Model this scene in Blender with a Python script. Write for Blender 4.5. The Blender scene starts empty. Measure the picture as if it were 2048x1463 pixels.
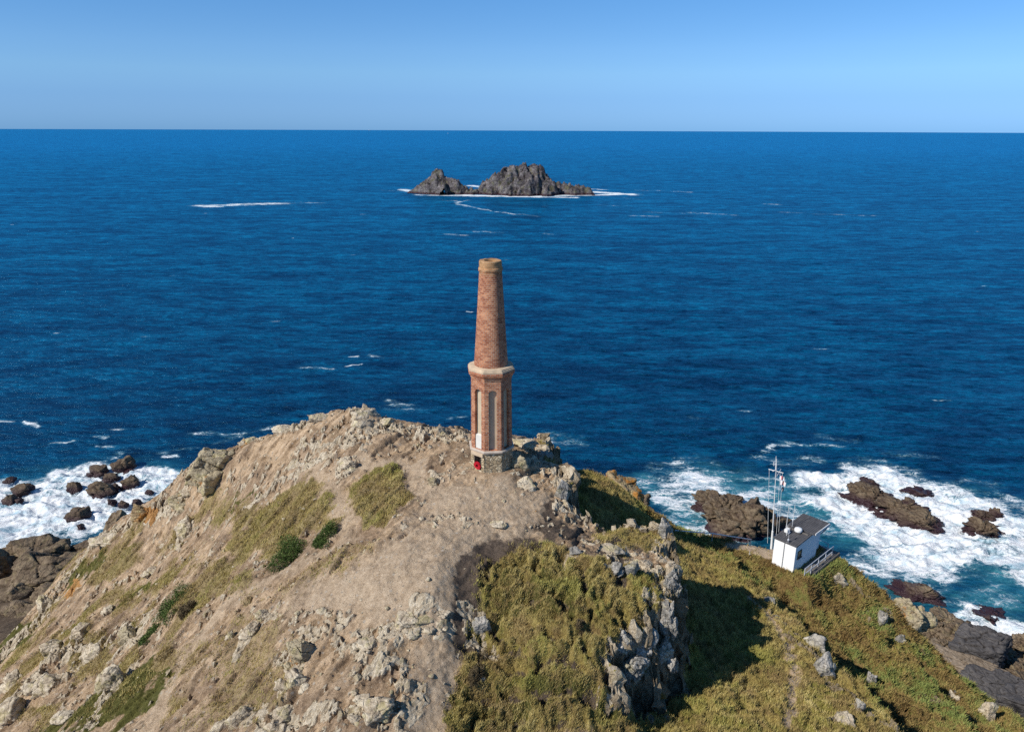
import bpy, bmesh, math, random
import numpy as np
from mathutils import Matrix, Vector
random.seed(7); RNG = np.random.default_rng(7)
R = math.radians
sc = bpy.context.scene
col = sc.collection

# ------------------------------------------------------------------ camera geometry
F = 1500.0; PITCH = R(17.52); ROLL = R(0.22); CH = 80.0     # focal in 2048-wide pixels, metres above the sea
FW = np.array([0, math.cos(PITCH), -math.sin(PITCH)])
D0 = np.array([0, -math.sin(PITCH), -math.cos(PITCH)])
R0 = np.array([1.0, 0, 0])
RI = math.cos(ROLL)*R0 - math.sin(ROLL)*D0
DI = math.sin(ROLL)*R0 + math.cos(ROLL)*D0
CAM = np.array([0, 0, CH])
def ray(u, v): return FW + RI*((u-1024)/F) + DI*((v-731.5)/F)
def at(u, v, z):
    d = ray(u, v); return CAM + d*((CH-z)/-d[2])
def at_y(u, v, Y):
    d = ray(u, v); return CAM + d*(Y/d[1])
def depth_of(p): return float(np.dot(np.array(p)-CAM, FW))
cam = bpy.data.cameras.new('camera'); cam.sensor_width = 36; cam.lens = 36*F/2048; cam.clip_end = 90000; cam.clip_start = 0.5
co = bpy.data.objects.new('camera', cam); col.objects.link(co)
M = Matrix.Identity(4)
for i in range(3): M[i][0] = RI[i]; M[i][1] = -DI[i]; M[i][2] = -FW[i]; M[i][3] = CAM[i]
co.matrix_world = M; sc.camera = co

# ------------------------------------------------------------------ noise
def _h(ix, iy, iz, seed):
    n = (ix.astype(np.int64)*73856093) ^ (iy.astype(np.int64)*19349663) ^ (iz.astype(np.int64)*83492791) ^ (seed*2654435761)
    n = n & 0xffffffff
    n = ((n ^ (n >> 15)) * 2246822519) & 0xffffffff
    n = ((n ^ (n >> 13)) * 3266489917) & 0xffffffff
    return ((n ^ (n >> 16)) & 0xffffff)/float(0x1000000)
def vnoise2(x, y, seed=0):
    xi = np.floor(x); yi = np.floor(y); fx = x-xi; fy = y-yi; o = np.zeros_like(xi)
    out = np.zeros_like(x)
    for dx in (0, 1):
        for dy in (0, 1):
            a = _h(xi+dx, yi+dy, o, seed)*2*np.pi
            g = np.cos(a)*(fx-dx) + np.sin(a)*(fy-dy)
            wx = fx if dx else 1-fx; wy = fy if dy else 1-fy
            wx = wx*wx*wx*(wx*(wx*6-15)+10); wy = wy*wy*wy*(wy*(wy*6-15)+10)
            out += g*wx*wy
    return out*1.5
def fbm2(x, y, octv=4, seed=0, gain=.5, lac=2.03):
    a = 1; s = 0; t = 0
    for i in range(octv):
        s = s + a*vnoise2(x, y, seed+i*17); t += a; a *= gain; x = x*lac+3.1; y = y*lac-1.7
    return s/t*1.6
def vnoise3(x, y, z, seed=0):
    xi = np.floor(x); yi = np.floor(y); zi = np.floor(z); fx = x-xi; fy = y-yi; fz = z-zi
    fx = fx*fx*(3-2*fx); fy = fy*fy*(3-2*fy); fz = fz*fz*(3-2*fz); out = 0
    for dx in (0, 1):
        for dy in (0, 1):
            for dz in (0, 1):
                out = out + (_h(xi+dx, yi+dy, zi+dz, seed)*2-1)*(fx if dx else 1-fx)*(fy if dy else 1-fy)*(fz if dz else 1-fz)
    return out
def fbm3(p, sc_, octv=4, seed=0):
    s = 0; a = 1; x, y, z = p[:, 0]*sc_, p[:, 1]*sc_, p[:, 2]*sc_
    for i in range(octv):
        s = s + a*vnoise3(x, y, z, seed+i*13); a *= .5; x = x*2.1+5; y = y*2.1+3; z = z*2.1+1
    return s
def facets(x, y, seed=0, tilt=.9, jit=.9):
    """blocky broken-rock field: each cell a tilted plane, cracks between cells. returns height, crack (0 in crack)"""
    xi = np.floor(x); yi = np.floor(y); o = np.zeros_like(xi)
    F1 = np.full_like(x, 9.); F2 = np.full_like(x, 9.); hh = np.zeros_like(x)
    for dx in (-1, 0, 1):
        for dy in (-1, 0, 1):
            cx = xi+dx; cy = yi+dy
            px = cx+.5+(_h(cx, cy, o, seed)-.5)*jit; py = cy+.5+(_h(cx, cy, o, seed+1)-.5)*jit
            ddx = x-px; ddy = y-py; d = ddx*ddx+ddy*ddy
            h = _h(cx, cy, o, seed+2) + tilt*((_h(cx, cy, o, seed+3)-.5)*ddx*2+(_h(cx, cy, o, seed+4)-.5)*ddy*2)
            c = d < F1
            F2 = np.where(c, F1, np.minimum(F2, d)); hh = np.where(c, h, hh); F1 = np.minimum(F1, d)
    e = np.sqrt(F2)-np.sqrt(F1)
    return hh, np.clip(e/.16, 0, 1)
def sstep(a, b, x):
    t = np.clip((x-a)/(b-a), 0, 1); return t*t*(3-2*t)

# ------------------------------------------------------------------ object helpers
def tag(o, label=None, cat=None, group=None, kind=None):
    if label: o['label'] = label
    if cat: o['category'] = cat
    if group: o['group'] = group
    if kind: o['kind'] = kind
    return o
def empty(name, loc=(0, 0, 0), rz=0, **k):
    o = bpy.data.objects.new(name, None); o.location = tuple(float(c) for c in loc); o.rotation_euler = (0, 0, rz)
    o.empty_display_size = .3; col.objects.link(o); return tag(o, **k)
def link_mesh(name, me, mat=None, parent=None, loc=None, smooth=False):
    o = bpy.data.objects.new(name, me); col.objects.link(o)
    if mat: me.materials.append(mat)
    if parent: o.parent = parent
    if loc is not None: o.location = tuple(float(c) for c in loc)
    if smooth: me.polygons.foreach_set('use_smooth', np.ones(len(me.polygons), dtype=bool))
    return o
def np_mesh(name, verts, faces):
    """verts Nx3, faces MxK (all the same K)"""
    me = bpy.data.meshes.new(name); verts = np.asarray(verts, dtype=np.float32); faces = np.asarray(faces, dtype=np.int32)
    k = faces.shape[1]
    me.vertices.add(len(verts)); me.vertices.foreach_set('co', verts.ravel())
    me.loops.add(faces.size); me.loops.foreach_set('vertex_index', faces.ravel())
    me.polygons.add(len(faces)); me.polygons.foreach_set('loop_start', np.arange(0, faces.size, k, dtype=np.int32))
    me.update(calc_edges=True); return me
def grid_faces(nr, nc):
    i = np.arange(nr*nc).reshape(nr, nc)
    return np.stack([i[:-1, :-1], i[:-1, 1:], i[1:, 1:], i[1:, :-1]], -1).reshape(-1, 4)
def set_attr(me, name, arr):
    a = me.attributes.new(name, 'FLOAT', 'POINT'); a.data.foreach_set('value', np.asarray(arr, dtype=np.float32).ravel())
def set_col(me, name, rgba):
    a = me.attributes.new(name, 'FLOAT_COLOR', 'POINT'); a.data.foreach_set('color', np.asarray(rgba, dtype=np.float32).ravel())
class MB:
    def __init__(s): s.bm = bmesh.new(); s.uv = s.bm.loops.layers.uv.new('UVMap')
    def box(s, c, d, rz=0, bev=0, mat=None):
        T = Matrix.Translation(Vector([float(a) for a in c])) @ Matrix.Rotation(rz, 4, 'Z') @ Matrix.Diagonal((*[float(a) for a in d], 1))
        if mat is not None: T = mat @ T
        r = bmesh.ops.create_cube(s.bm, size=1, matrix=T)
        if bev: bmesh.ops.bevel(s.bm, geom=list({e for v in r['verts'] for e in v.link_edges}), offset=bev, segments=2, affect='EDGES')
        return s
    def tube(s, a, b, r, r2=None, n=10):
        a = Vector([float(q) for q in a]); b = Vector([float(q) for q in b]); d = b-a
        T = Matrix.Translation((a+b)/2) @ d.to_track_quat('Z', 'Y').to_matrix().to_4x4()
        bmesh.ops.create_cone(s.bm, cap_ends=True, segments=n, radius1=r, radius2=r if r2 is None else r2, depth=d.length, matrix=T); return s
    def path(s, pts, r, n=8):
        for a, b in zip(pts[:-1], pts[1:]): s.tube(a, b, r, n=n)
        return s
    def sphere(s, c, d, sub=3):
        T = Matrix.Translation(Vector([float(a) for a in c])) @ Matrix.Diagonal((*[float(a) for a in d], 1))
        bmesh.ops.create_icosphere(s.bm, subdivisions=sub, radius=.5, matrix=T); return s
    def lathe(s, prof, n=48, c=(0, 0, 0), wob=0):
        rings = []
        for (r, z) in prof:
            rings.append([s.bm.verts.new((c[0]+r*math.cos(2*math.pi*i/n), c[1]+r*math.sin(2*math.pi*i/n), c[2]+z)) for i in range(n)])
        for a, b, (r0, z0), (r1, z1) in zip(rings[:-1], rings[1:], prof[:-1], prof[1:]):
            for i in range(n):
                f = s.bm.faces.new((a[i], a[(i+1) % n], b[(i+1) % n], b[i]))
                uu = [i/n, (i+1)/n, (i+1)/n, i/n]
                k = 2*math.pi*max(p[0] for p in prof)
                dl = 0 if abs(z1-z0) > 1e-4 else abs(r1-r0)
                for l, q, zz in zip(f.loops, uu, (z0, z0, z1+dl, z1+dl)): l[s.uv].uv = (q*k, zz)
        return s
    def quad(s, pts, uvs=None):
        f = s.bm.faces.new([s.bm.verts.new(tuple(float(c) for c in p)) for p in pts])
        if uvs:
            for l, q in zip(f.loops, uvs): l[s.uv].uv = q
        return s
    def build(s, name, mat, parent=None, smooth=False, loc=None, fixn=True):
        if fixn: bmesh.ops.recalc_face_normals(s.bm, faces=s.bm.faces)
        me = bpy.data.meshes.new(name); s.bm.to_mesh(me); s.bm.free()
        return link_mesh(name, me, mat, parent, loc, smooth)

# ------------------------------------------------------------------ materials
class NT:
    def __init__(s, name):
        s.m = bpy.data.materials.new(name); s.m.use_nodes = True; s.t = s.m.node_tree
        s.b = s.t.nodes['Principled BSDF']; s.out = s.t.nodes['Material Output']
    def n(s, typ, ins=None, **props):
        nd = s.t.nodes.new(typ)
        for k, v in props.items(): setattr(nd, k, v)
        for k, v in (ins or {}).items():
            sk = nd.inputs[k]
            if isinstance(v, bpy.types.NodeSocket): s.t.links.new(v, sk)
            else: sk.default_value = v
        return nd
    def link(s, a, b): s.t.links.new(a, b)
    def coords(s): return s.n('ShaderNodeTexCoord').outputs['Object']
    def pos(s): return s.n('ShaderNodeNewGeometry').outputs['Position']
    def noise(s, vec, scale, detail=4, rough=.55, dist=0):
        return s.n('ShaderNodeTexNoise', {'Vector': vec, 'Scale': scale, 'Detail': detail, 'Roughness': rough, 'Distortion': dist}).outputs['Fac']
    def mapping(s, vec, scale=(1, 1, 1), rot=(0, 0, 0), loc=(0, 0, 0)):
        return s.n('ShaderNodeMapping', {'Vector': vec, 'Scale': scale, 'Rotation': rot, 'Location': loc}).outputs[0]
    def ramp(s, f, stops, interp='LINEAR'):
        r = s.n('ShaderNodeValToRGB', {'Fac': f}); cr = r.color_ramp; cr.interpolation = interp
        while len(cr.elements) < len(stops): cr.elements.new(.5)
        for e, (p, c) in zip(cr.elements, stops): e.position = p; e.color = (*c, 1) if len(c) == 3 else c
        return r.outputs['Color']
    def mix(s, f, a, b, mode='MIX'):
        nd = s.n('ShaderNodeMix', data_type='RGBA', blend_type=mode)
        for sk, v in ((nd.inputs[0], f), (nd.inputs[6], a), (nd.inputs[7], b)):
            if isinstance(v, bpy.types.NodeSocket): s.link(v, sk)
            else: sk.default_value = v if not isinstance(v, tuple) or len(v) == 4 else (*v, 1)
        return nd.outputs[2]
    def math(s, op, a, b=0.0, c=0.0, clamp=False):
        nd = s.n('ShaderNodeMath', operation=op, use_clamp=clamp)
        for i, v in enumerate((a, b, c)):
            if isinstance(v, bpy.types.NodeSocket): s.link(v, nd.inputs[i])
            else: nd.inputs[i].default_value = v
        return nd.outputs[0]
    def smooth(s, x, a, b):
        return s.n('ShaderNodeMapRange', {'Value': x, 'From Min': a, 'From Max': b}, interpolation_type='SMOOTHSTEP').outputs[0]
    def attr(s, name, out='Fac'): return s.n('ShaderNodeAttribute', attribute_name=name).outputs[out]
    def bump(s, h, strength=.5, dist=.1, prev=None):
        ins = {'Height': h, 'Strength': strength, 'Distance': dist}
        if prev: ins['Normal'] = prev
        return s.n('ShaderNodeBump', ins).outputs[0]
    def fin(s, color, rough=.9, normal=None, spec=.25, **kw):
        for k, v in (('Base Color', color), ('Roughness', rough), ('Normal', normal), ('Specular IOR Level', spec)):
            if v is None: continue
            if isinstance(v, bpy.types.NodeSocket): s.link(v, s.b.inputs[k])
            else: s.b.inputs[k].default_value = (*v, 1) if isinstance(v, tuple) else v
        for k, v in kw.items(): s.b.inputs[k].default_value = v
        return s.m
def simple(name, c, rough=.6, var=.25, scale=3, bump=.15, metallic=0, spec=.3):
    t = NT(name); v = t.coords(); n = t.noise(v, scale, 6, .6)
    dark = tuple(x*(1-var) for x in c); lite = tuple(min(1, x*(1+var)) for x in c)
    cc = t.ramp(n, [(.3, dark), (.7, lite)]); nn = t.noise(v, scale*12, 3)
    return t.fin(cc, rough, t.bump(nn, bump, .02), spec, Metallic=metallic)

def rock_mat(name, lo, mid, hi, lichen=(.42, .36, .16), lich_amt=.5, scale=1.0, wet=None, orange=0.0, rough=.9, foam=0.0, crack_w=.035):
    t = NT(name); p = t.pos()
    v = t.mapping(p, (1, .55, 1.5), (0, .4, .9))
    n1 = t.noise(v, .9*scale, 8, .62, .4); n2 = t.noise(v, 4.5*scale, 8, .68, .3); n3 = t.noise(p, 18*scale, 5, .7)
    s = t.math('ADD', t.math('MULTIPLY', n1, .5), t.math('MULTIPLY', n2, .5))
    c = t.ramp(s, [(.36, lo), (.47, mid), (.6, hi)])
    if lich_amt > 0:
        l = t.noise(p, 1.7*scale, 5, .6); c = t.mix(t.math('MULTIPLY', t.smooth(l, .52, .62), lich_amt), c, lichen)
    if orange > 0:
        l = t.noise(t.mapping(p, loc=(7, 3, 1)), .9*scale, 6, .65); c = t.mix(t.math('MULTIPLY', t.smooth(l, .6-orange*.2, .68-orange*.2), .9), c, (.42, .18, .035))
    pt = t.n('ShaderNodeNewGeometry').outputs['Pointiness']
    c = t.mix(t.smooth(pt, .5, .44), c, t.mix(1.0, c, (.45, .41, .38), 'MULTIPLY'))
    crack = t.n('ShaderNodeTexVoronoi', {'Vector': t.mix(.12, v, t.n('ShaderNodeTexNoise', {'Vector': v, 'Scale': 2.0}).outputs['Color']), 'Scale': 2.2*scale}, feature='DISTANCE_TO_EDGE').outputs['Distance']
    c = t.mix(t.smooth(crack, crack_w, .0), c, tuple(x*.35 for x in lo))
    if wet is not None:
        z = t.n('ShaderNodeSeparateXYZ', {'Vector': p}).outputs['Z']
        w = t.smooth(t.math('ADD', z, t.math('MULTIPLY', n1, -3.0)), wet+.2, wet-1.4)
        c = t.mix(w, c, (.04, .02, .024))
        rg = t.mix(w, (.85, .85, .85), (.3, .3, .3))
        if foam > 0:
            fz = t.smooth(t.math('ADD', z, t.math('MULTIPLY', t.noise(t.mapping(p, (1, 1, .35)), .8, 8, .7), -4.2*foam)), -.9, -1.4)
            c = t.mix(fz, c, (.8, .84, .86))
        t.link(rg, t.b.inputs['Roughness']); rough = None
    h = t.math('ADD', t.math('MULTIPLY', n2, .7), t.math('MULTIPLY', n3, .3))
    nb = t.bump(t.math('MINIMUM', crack, .08), .6, .5/scale); nb = t.bump(h, .75, .16/scale, nb)
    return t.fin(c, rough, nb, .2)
M_pale = rock_mat('pale lichen rock', (.22, .17, .115), (.46, .375, .265), (.68, .59, .44), crack_w=.018)
M_pale2 = rock_mat('golden lichen rock', (.17, .135, .09), (.36, .295, .19), (.54, .46, .31), orange=.12, crack_w=.018)
M_orange = rock_mat('orange lichen rock', (.10, .07, .04), (.3, .21, .11), (.44, .34, .2), orange=.45)
M_cliff = rock_mat('grey cliff rock', (.11, .10, .085), (.28, .26, .225), (.54, .50, .44), lich_amt=.3, crack_w=.018)
M_shore = rock_mat('brown shore rock', (.06, .042, .028), (.145, .105, .068), (.25, .19, .125), lich_amt=.15, scale=.45, wet=.6, crack_w=.02)
M_wet = rock_mat('wet sea rock', (.05, .033, .026), (.12, .085, .056), (.21, .16, .10), lich_amt=.0, scale=.4, wet=.5, foam=.55, crack_w=.018)
M_slab = rock_mat('dark slate slab', (.05, .046, .046), (.075, .07, .07), (.12, .11, .105), lich_amt=0, scale=.4, crack_w=.006)
M_island = rock_mat('island rock', (.03, .026, .03), (.075, .064, .066), (.22, .2, .195), lichen=(.12, .12, .05), lich_amt=.5, scale=.09, wet=1.5, crack_w=.01)
# ------------------------------------------------------------------ terrain surfaces (control points: pixel of the photo + height, or world xyz)
UP = [(0,1300,41),(0,1380,43.5),(0,1463,45.5),(110,1170,43),(120,1300,46.5),(150,1463,50),(235,1060,46.3),(230,1150,48),(250,1300,50),(300,1463,53),
 (330,990,50.5),(380,935,54),(330,1080,50.5),(350,1200,52.5),(400,1340,54),(480,1463,54.8),(470,890,56.5),(550,868,58.2),(640,838,60),(730,826,61),(790,856,60.3),(850,872,60.1),(930,868,60.3),
 (450,1000,54.5),(480,1100,55.2),(560,980,57.2),(600,1100,57),(560,1250,56.2),(650,1350,56.3),(700,1463,56),(650,920,59.3),(750,900,60),(850,910,60.2),(930,930,60),
 (750,1000,59.2),(850,1000,59.4),(750,1130,58.4),(880,1100,59),(1000,1050,59),(1080,1060,58.7),(1060,980,59.2),(1100,930,59.3),(800,1250,57.6),(780,1400,56.4),(880,1200,58.4),(900,1340,56.5),(900,1463,55.5),
 (960,1120,58.3),(1050,1110,58.3),(970,1300,56),(960,1400,55.3),(1000,1463,54.8),(1100,1200,57.8),(1100,1350,56.4),(1150,1463,54.7),(1200,1100,58),(1270,1060,57.2),(1200,1250,57.1),(1250,1200,57.3),(1220,1400,55.1),(1170,1340,56.2),(1330,1110,56.9),(1150,1030,58)]
UW = [(2.2,47.2,58.7),(2.4,49.5,57.9),(-10,60,46),(-20,62,44),(-28,66,38),(-36,72,30),(-46,66,26),(-56,62,18),(-60,95,5),(-45,95,6),(-30,90,8),(-10,78,14),(3,54,57),(3,62,44),(5,78,14),(0,95,-4),(-25,105,-4),(-60,112,1),(-85,118,1.5),(-85,95,3),
 (-70,50,18),(-90,40,12),(-95,75,4),(-60,35,32),(-48,20,44),(-30,8,50),(0,8,52),(0,-20,52),(-40,-20,48),(-100,0,20),(-130,60,-3),(-130,100,-3),(-110,128,-3),(-70,128,-3),(12,8,51),(15,48,52),(20,60,40),(20,80,10)]
LO = [(1100,1463,55),(1150,1440,54.8),(1195,1445,54.2),(1260,1405,52.4),(1300,1463,52.6),(1400,1463,52.4),(1500,1463,51.6),(1600,1463,50.8),(1400,1300,51.2),(1495,1300,50.5),(1550,1400,50.6),(1640,1400,50),(1600,1250,48.8),(1500,1180,49.2),(1400,1150,50),(1340,1060,49.5),(1300,1028,49.5),(1230,990,50.5),(1190,966,51.5),
 (1400,1082,48),(1460,1086,47.6),(1530,1096,47.2),(1500,1120,47.9),(1586,1146,47.2),(1650,1130,46.6),(1690,1125,46.4),(1440,1110,48.2),(1700,1200,46.3),(1560,1180,47.9),(1750,1250,45.8),(1700,1320,47.7),(1790,1195,44.3),(1840,1270,43.2),(1700,1463,50.3),(1800,1400,47.5),(1900,1400,45.3),(1900,1463,47),(2000,1445,44.5),(2048,1463,44.2),(1150,960,55)]
LW = [(4,60,45),(12,63,40),(22,61,40),(30,57,38),(12,75,20),(25,72,18),(38,62,20),(46,56,20),(50,46,26),(30,90,-3),(10,92,-3),(50,76,3),(62,66,7),(75,60,8),(60,84,3),(75,84,3),(85,70,6),(95,100,-3),(70,100,-3),(50,92,-3),(60,30,34),(45,15,42),(20,10,50),(0,8,52),(0,-20,52),(50,-20,42),(100,20,14),(100,50,8),(140,60,-3),(140,0,0),(-10,40,57)]
def tps_fit(P):
    P = np.array(P, dtype=float); X = P[:, :2]/50; n = len(P)
    d = np.sum((X[:, None]-X[None])**2, -1); K = .5*d*np.log(d+1e-12)
    A = np.zeros((n+3, n+3)); A[:n, :n] = K + 2e-4*np.eye(n); A[:n, n] = 1; A[:n, n+1:] = X; A[n, :n] = 1; A[n+1:, :n] = X.T
    b = np.zeros(n+3); b[:n] = P[:, 2]; w = np.linalg.solve(A, b); return X, w
def tps_grid(fit, xs, ys):
    X, w = fit; gx, gy = np.meshgrid(xs/50, ys/50); out = w[-3]+w[-2]*gx+w[-1]*gy
    for (a, b), k in zip(X, w[:-3]):
        d = (gx-a)**2+(gy-b)**2; out += k*.5*d*np.log(d+1e-12)
    return out
CX = np.arange(-150, 151, .75); CY = np.arange(-40, 181, .75)
GU = tps_grid(tps_fit([tuple(at(*p)) for p in UP]+UW), CX, CY)
GL = tps_grid(tps_fit([tuple(at(*p)) for p in LO]+LW), CX, CY)
def bil(G, x, y):
    fx = np.clip((x-CX[0])/.75, 0, len(CX)-1.001); fy = np.clip((y-CY[0])/.75, 0, len(CY)-1.001)
    i = fx.astype(int); j = fy.astype(int); fx = fx-i; fy = fy-j
    return (G[j, i]*(1-fx)+G[j, i+1]*fx)*(1-fy)+(G[j+1, i]*(1-fx)+G[j+1, i+1]*fx)*fy
def seg_dist(x, y, pts, closed=False):
    best = np.full(np.shape(x), 1e9); P = list(pts)+([pts[0]] if closed else [])
    for (ax, ay), (bx, by) in zip(P[:-1], P[1:]):
        vx, vy = bx-ax, by-ay; t = np.clip(((x-ax)*vx+(y-ay)*vy)/(vx*vx+vy*vy+1e-9), 0, 1)
        best = np.minimum(best, np.hypot(x-ax-t*vx, y-ay-t*vy))
    return best
def inside(x, y, pts):
    c = np.zeros(np.shape(x), dtype=bool); P = list(pts)
    for (ax, ay), (bx, by) in zip(P, P[1:]+P[:1]):
        if ay == by: continue
        k = ((ay > y) != (by > y)) & (x < (bx-ax)*(y-ay)/(by-ay)+ax); c ^= k
    return c
def sdist(x, y, pts):
    d = seg_dist(x, y, pts, True); return np.where(inside(x, y, pts), d, -d)
# edge of the upper hill (its right-hand brink), drawn from far to near
BR = [(2.5, 75), (2.8, 60)]+[tuple(at(*p)[:2]) for p in [(1090,905,59.3),(1125,945,59),(1150,1010,58.2),(1190,1045,57.8),(1300,1048,57.2),(1345,1080,57),(1345,1160,57),(1330,1208,57),(1285,1242,57),(1242,1265,56.9),(1236,1320,56),(1240,1385,55),(1200,1440,54.3)]]+[(-1, 16), (-1, -60)]
BRP = BR+[(-200, -60), (-200, 200), (2.5, 200)]
# lower ridge lines: ground drops on their right-hand side
RA = [tuple(at(*p)[:2]) for p in [(1440,1100,48.4),(1540,1190,48.5),(1600,1260,48.7),(1690,1360,48.8),(1800,1475,49.5)]]
RB = [tuple(at(*p)[:2]) for p in [(1655,1175,46.3),(1740,1235,45.8),(1830,1300,45),(1920,1390,45)]]
def right_of(x, y, pts):
    """signed distance, + on the right when walking from far to near (x larger), faded at the ends"""
    d = seg_dist(x, y, pts); P = np.array(pts); o = np.argsort(P[:, 1]); xl = np.interp(y, P[o, 1], P[o, 0])
    return np.where(x > xl, d, -d)
def zbase(x, y):
    x = np.asarray(x, float); y = np.asarray(y, float)
    jx = x+fbm2(x*.45, y*.45, 3, 5)*.7+vnoise2(x*1.5, y*1.5, 9)*.5; jy = y+fbm2(x*.45+9, y*.45, 3, 6)*.7+vnoise2(x*1.5, y*1.5, 10)*.4
    U = bil(GU, x, y); L = bil(GL, x, y); L = np.minimum(L, np.where(sdist(x,y,BRP)>0, U, L))
    d = sdist(jx, jy, BRP); m = sstep(-1.35, .15, d)
    a = right_of(jx, jy, RA); fade = sstep(29, 36, y)*0+1
    A = 1.9*sstep(.1, 1.5, a)*sstep(17, 4, a)*sstep(31, 35, y)*sstep(55, 49, y)
    b = right_of(jx, jy, RB); Bz = 1.3*sstep(.1, 1.2, b)*sstep(9, 3, b)*sstep(36, 39, y)*sstep(54, 51, y)
    z = (L-A-Bz)*(1-m)+np.maximum(U, L-0.0)*m
    return np.maximum(z, -6.0)
def hit(u, v):
    """first terrain point along the ray through photo pixel (u, v)"""
    d = ray(u, v); s = np.arange(12, 260, .08); P = CAM+s[:, None]*d
    z = zbase(P[:, 0], P[:, 1]); k = np.nonzero(P[:, 2] <= z)[0]
    if len(k) == 0: k = [len(s)-1]
    return P[k[0]]
def hxy(pts): return [tuple(hit(*p)[:2]) for p in pts]

# ---- vertex grid (fine where the photo looks, coarser away)
def axis(a, b, c, d, h, g=1.07):
    m = list(np.arange(b, c, h)); s = h; x = b; lo = []
    while x > a: s *= g; x -= s; lo.append(x)
    s = h; x = m[-1]; hi = []
    while x < d: s = min(s*g, 2.2); x += s; hi.append(x)
    return np.array(lo[::-1]+m+hi)
HS = .085
XS = axis(-145, -42, 40, 145, HS); YS = axis(-35, 20, 62, 175, HS)
gx, gy = np.meshgrid(XS, YS); nr, nc = gx.shape
x = gx.ravel(); y = gy.ravel()
z0 = zbase(x, y)
# masks --------------------------------------------------------------
wx = x+fbm2(x*.6, y*.6, 4, 31)*1.1; wy = y+fbm2(x*.6+5, y*.6, 4, 32)*1.1
def pmask(px, soft=.35, grow=0.0, warp=1.0):
    P = hxy(px); return sstep(-soft, soft, sdist(x+(wx-x)*warp, y+(wy-y)*warp, P)+grow)
def lmask(px, w, soft=.4, warp=.6):
    P = hxy(px); return 1-sstep(w-soft, w+soft, seg_dist(x+(wx-x)*warp, y+(wy-y)*warp, P))
br_d = sdist(wx, wy, BRP)                       # + on the upper hill
upper = sstep(-.2, .2, br_d)
grass = np.zeros_like(x)
dome = [(905,1475),(925,1300),(950,1180),(960,1120),(1010,1090),(1100,1085),(1160,1120),(1200,1125),(1345,1150),(1345,1400),(1250,1480)]
grass = np.maximum(grass, pmask(dome, .35, .1, .6)*upper)
grass = np.maximum(grass, pmask([(740,945),(800,928),(808,960),(832,990),(800,1010),(775,1050),(730,1045),(690,1010),(700,975)], .25, 0, .35))
grass = np.maximum(grass, pmask([(610,950),(650,975),(690,1030),(680,1060),(640,1065),(520,1110),(470,1130),(440,1110),(520,1020)], .4)*.9)
grass = np.maximum(grass, pmask([(640,1120),(760,1080),(700,1150),(560,1220),(540,1200)], .5)*.45)
grass = np.maximum(grass, pmask([(1180,1055),(1335,1060),(1340,1120),(1200,1100)], .3)*.9)
# thin dry turf mottling over the left slope
leftzone = pmask([(200,1100),(420,960),(640,1060),(560,1150),(440,1260),(380,1463),(60,1463),(0,1400),(0,1280)], 1.2)
mott = fbm2(x*.35, y*.35, 5, 77)
grass = np.maximum(grass, leftzone*sstep(-.25, .3, mott)*.75)
grass = np.maximum(grass, pmask([(440,1250),(560,1240),(600,1380),(520,1463),(400,1463)], .6)*.5)
lowmask = 1-upper
grass = np.where(lowmask > .5, np.maximum(grass, lowmask*.95), grass)
green = np.zeros_like(x)
for p in [[(130,1155),(220,1110),(215,1135),(140,1170)],[(235,1200),(300,1165),(330,1165),(250,1205)],[(470,1000),(520,978),(540,985),(480,1008)],[(0,1290),(60,1250),(70,1275),(0,1320)],[(150,1420),(300,1330),(330,1400),(200,1463),(60,1463)],
          [(980,1150),(1180,1130),(1200,1200),(1100,1260),(1010,1250)],[(900,1350),(1240,1420),(1260,1463),(905,1463)]]:
    green = np.maximum(green, pmask(p, .35)*.8)
# lower right slope: heath (green and brown) beyond ridge line A
ra = right_of(x, y, RA)
heath = lowmask*np.maximum(sstep(.4, 1.4, ra)*sstep(28, 32, y), pmask([(1300,1040),(1400,1075),(1560,1150),(1580,1200),(1500,1170),(1400,1090),(1320,1060)], .5))
bare = np.zeros_like(x)
bare = np.maximum(bare, lmask([(290,1463),(360,1320),(450,1210),(560,1150),(660,1100),(700,1070),(690,1030),(660,975),(640,945),(610,930)], .5, .35, .5)*.7)
bare = np.maximum(bare, pmask([(560,1210),(720,1130),(830,1050),(850,960),(1000,960),(1090,1000),(1085,1070),(1000,1090),(935,1130),(915,1250),(900,1463),(800,1463),(860,1300),(700,1230)], .8))
bare = np.maximum(bare, lmask([(690,930),(760,930),(830,925),(840,980)], .6))
bare = np.maximum(bare, pmask([(1480,1085),(1560,1098),(1600,1150),(1530,1118),(1450,1096)], .3))
heath = heath*(1-bare)
pth = lmask([(1500,1190),(1540,1235),(1575,1290),(1592,1345),(1585,1400),(1575,1463)], .26, .25, .25)
bare = np.maximum(bare, pth*.9)
tusg = 1-np.abs(vnoise2(x*.95+fbm2(x, y, 2, 4)*.5, y*.95, 41)); grass = grass*(1-bare*.97); grass = np.clip(grass, 0, 1)
dark = lmask([(1060,1090),(980,1100),(945,1140),(935,1230),(930,1300)], .75, .6)*.9          # dark peaty edge of the gully
dark = np.maximum(dark, lmask([(940,1140),(1000,1095),(1090,1080),(1160,1105)], .35, .4)*.7)
dark = np.maximum(dark, grass*upper*sstep(.66, .5, tusg)*.8*pmask(dome, .8, 0, .3))  # gaps between tussocks: dark earth, with shade painted into the colour
dark = np.maximum(dark, pmask([(1120,960),(1150,1000),(1200,1060),(1300,1100),(1340,1180),(1250,1200),(1180,1120),(1110,1060)], .5)*sstep(0, .35, fbm2(x*.8, y*.8, 4, 88))*.9)
dark = np.maximum(dark, pmask([(1080,1010),(1130,980),(1150,1080),(1090,1090)], .5)*.8)
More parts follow.
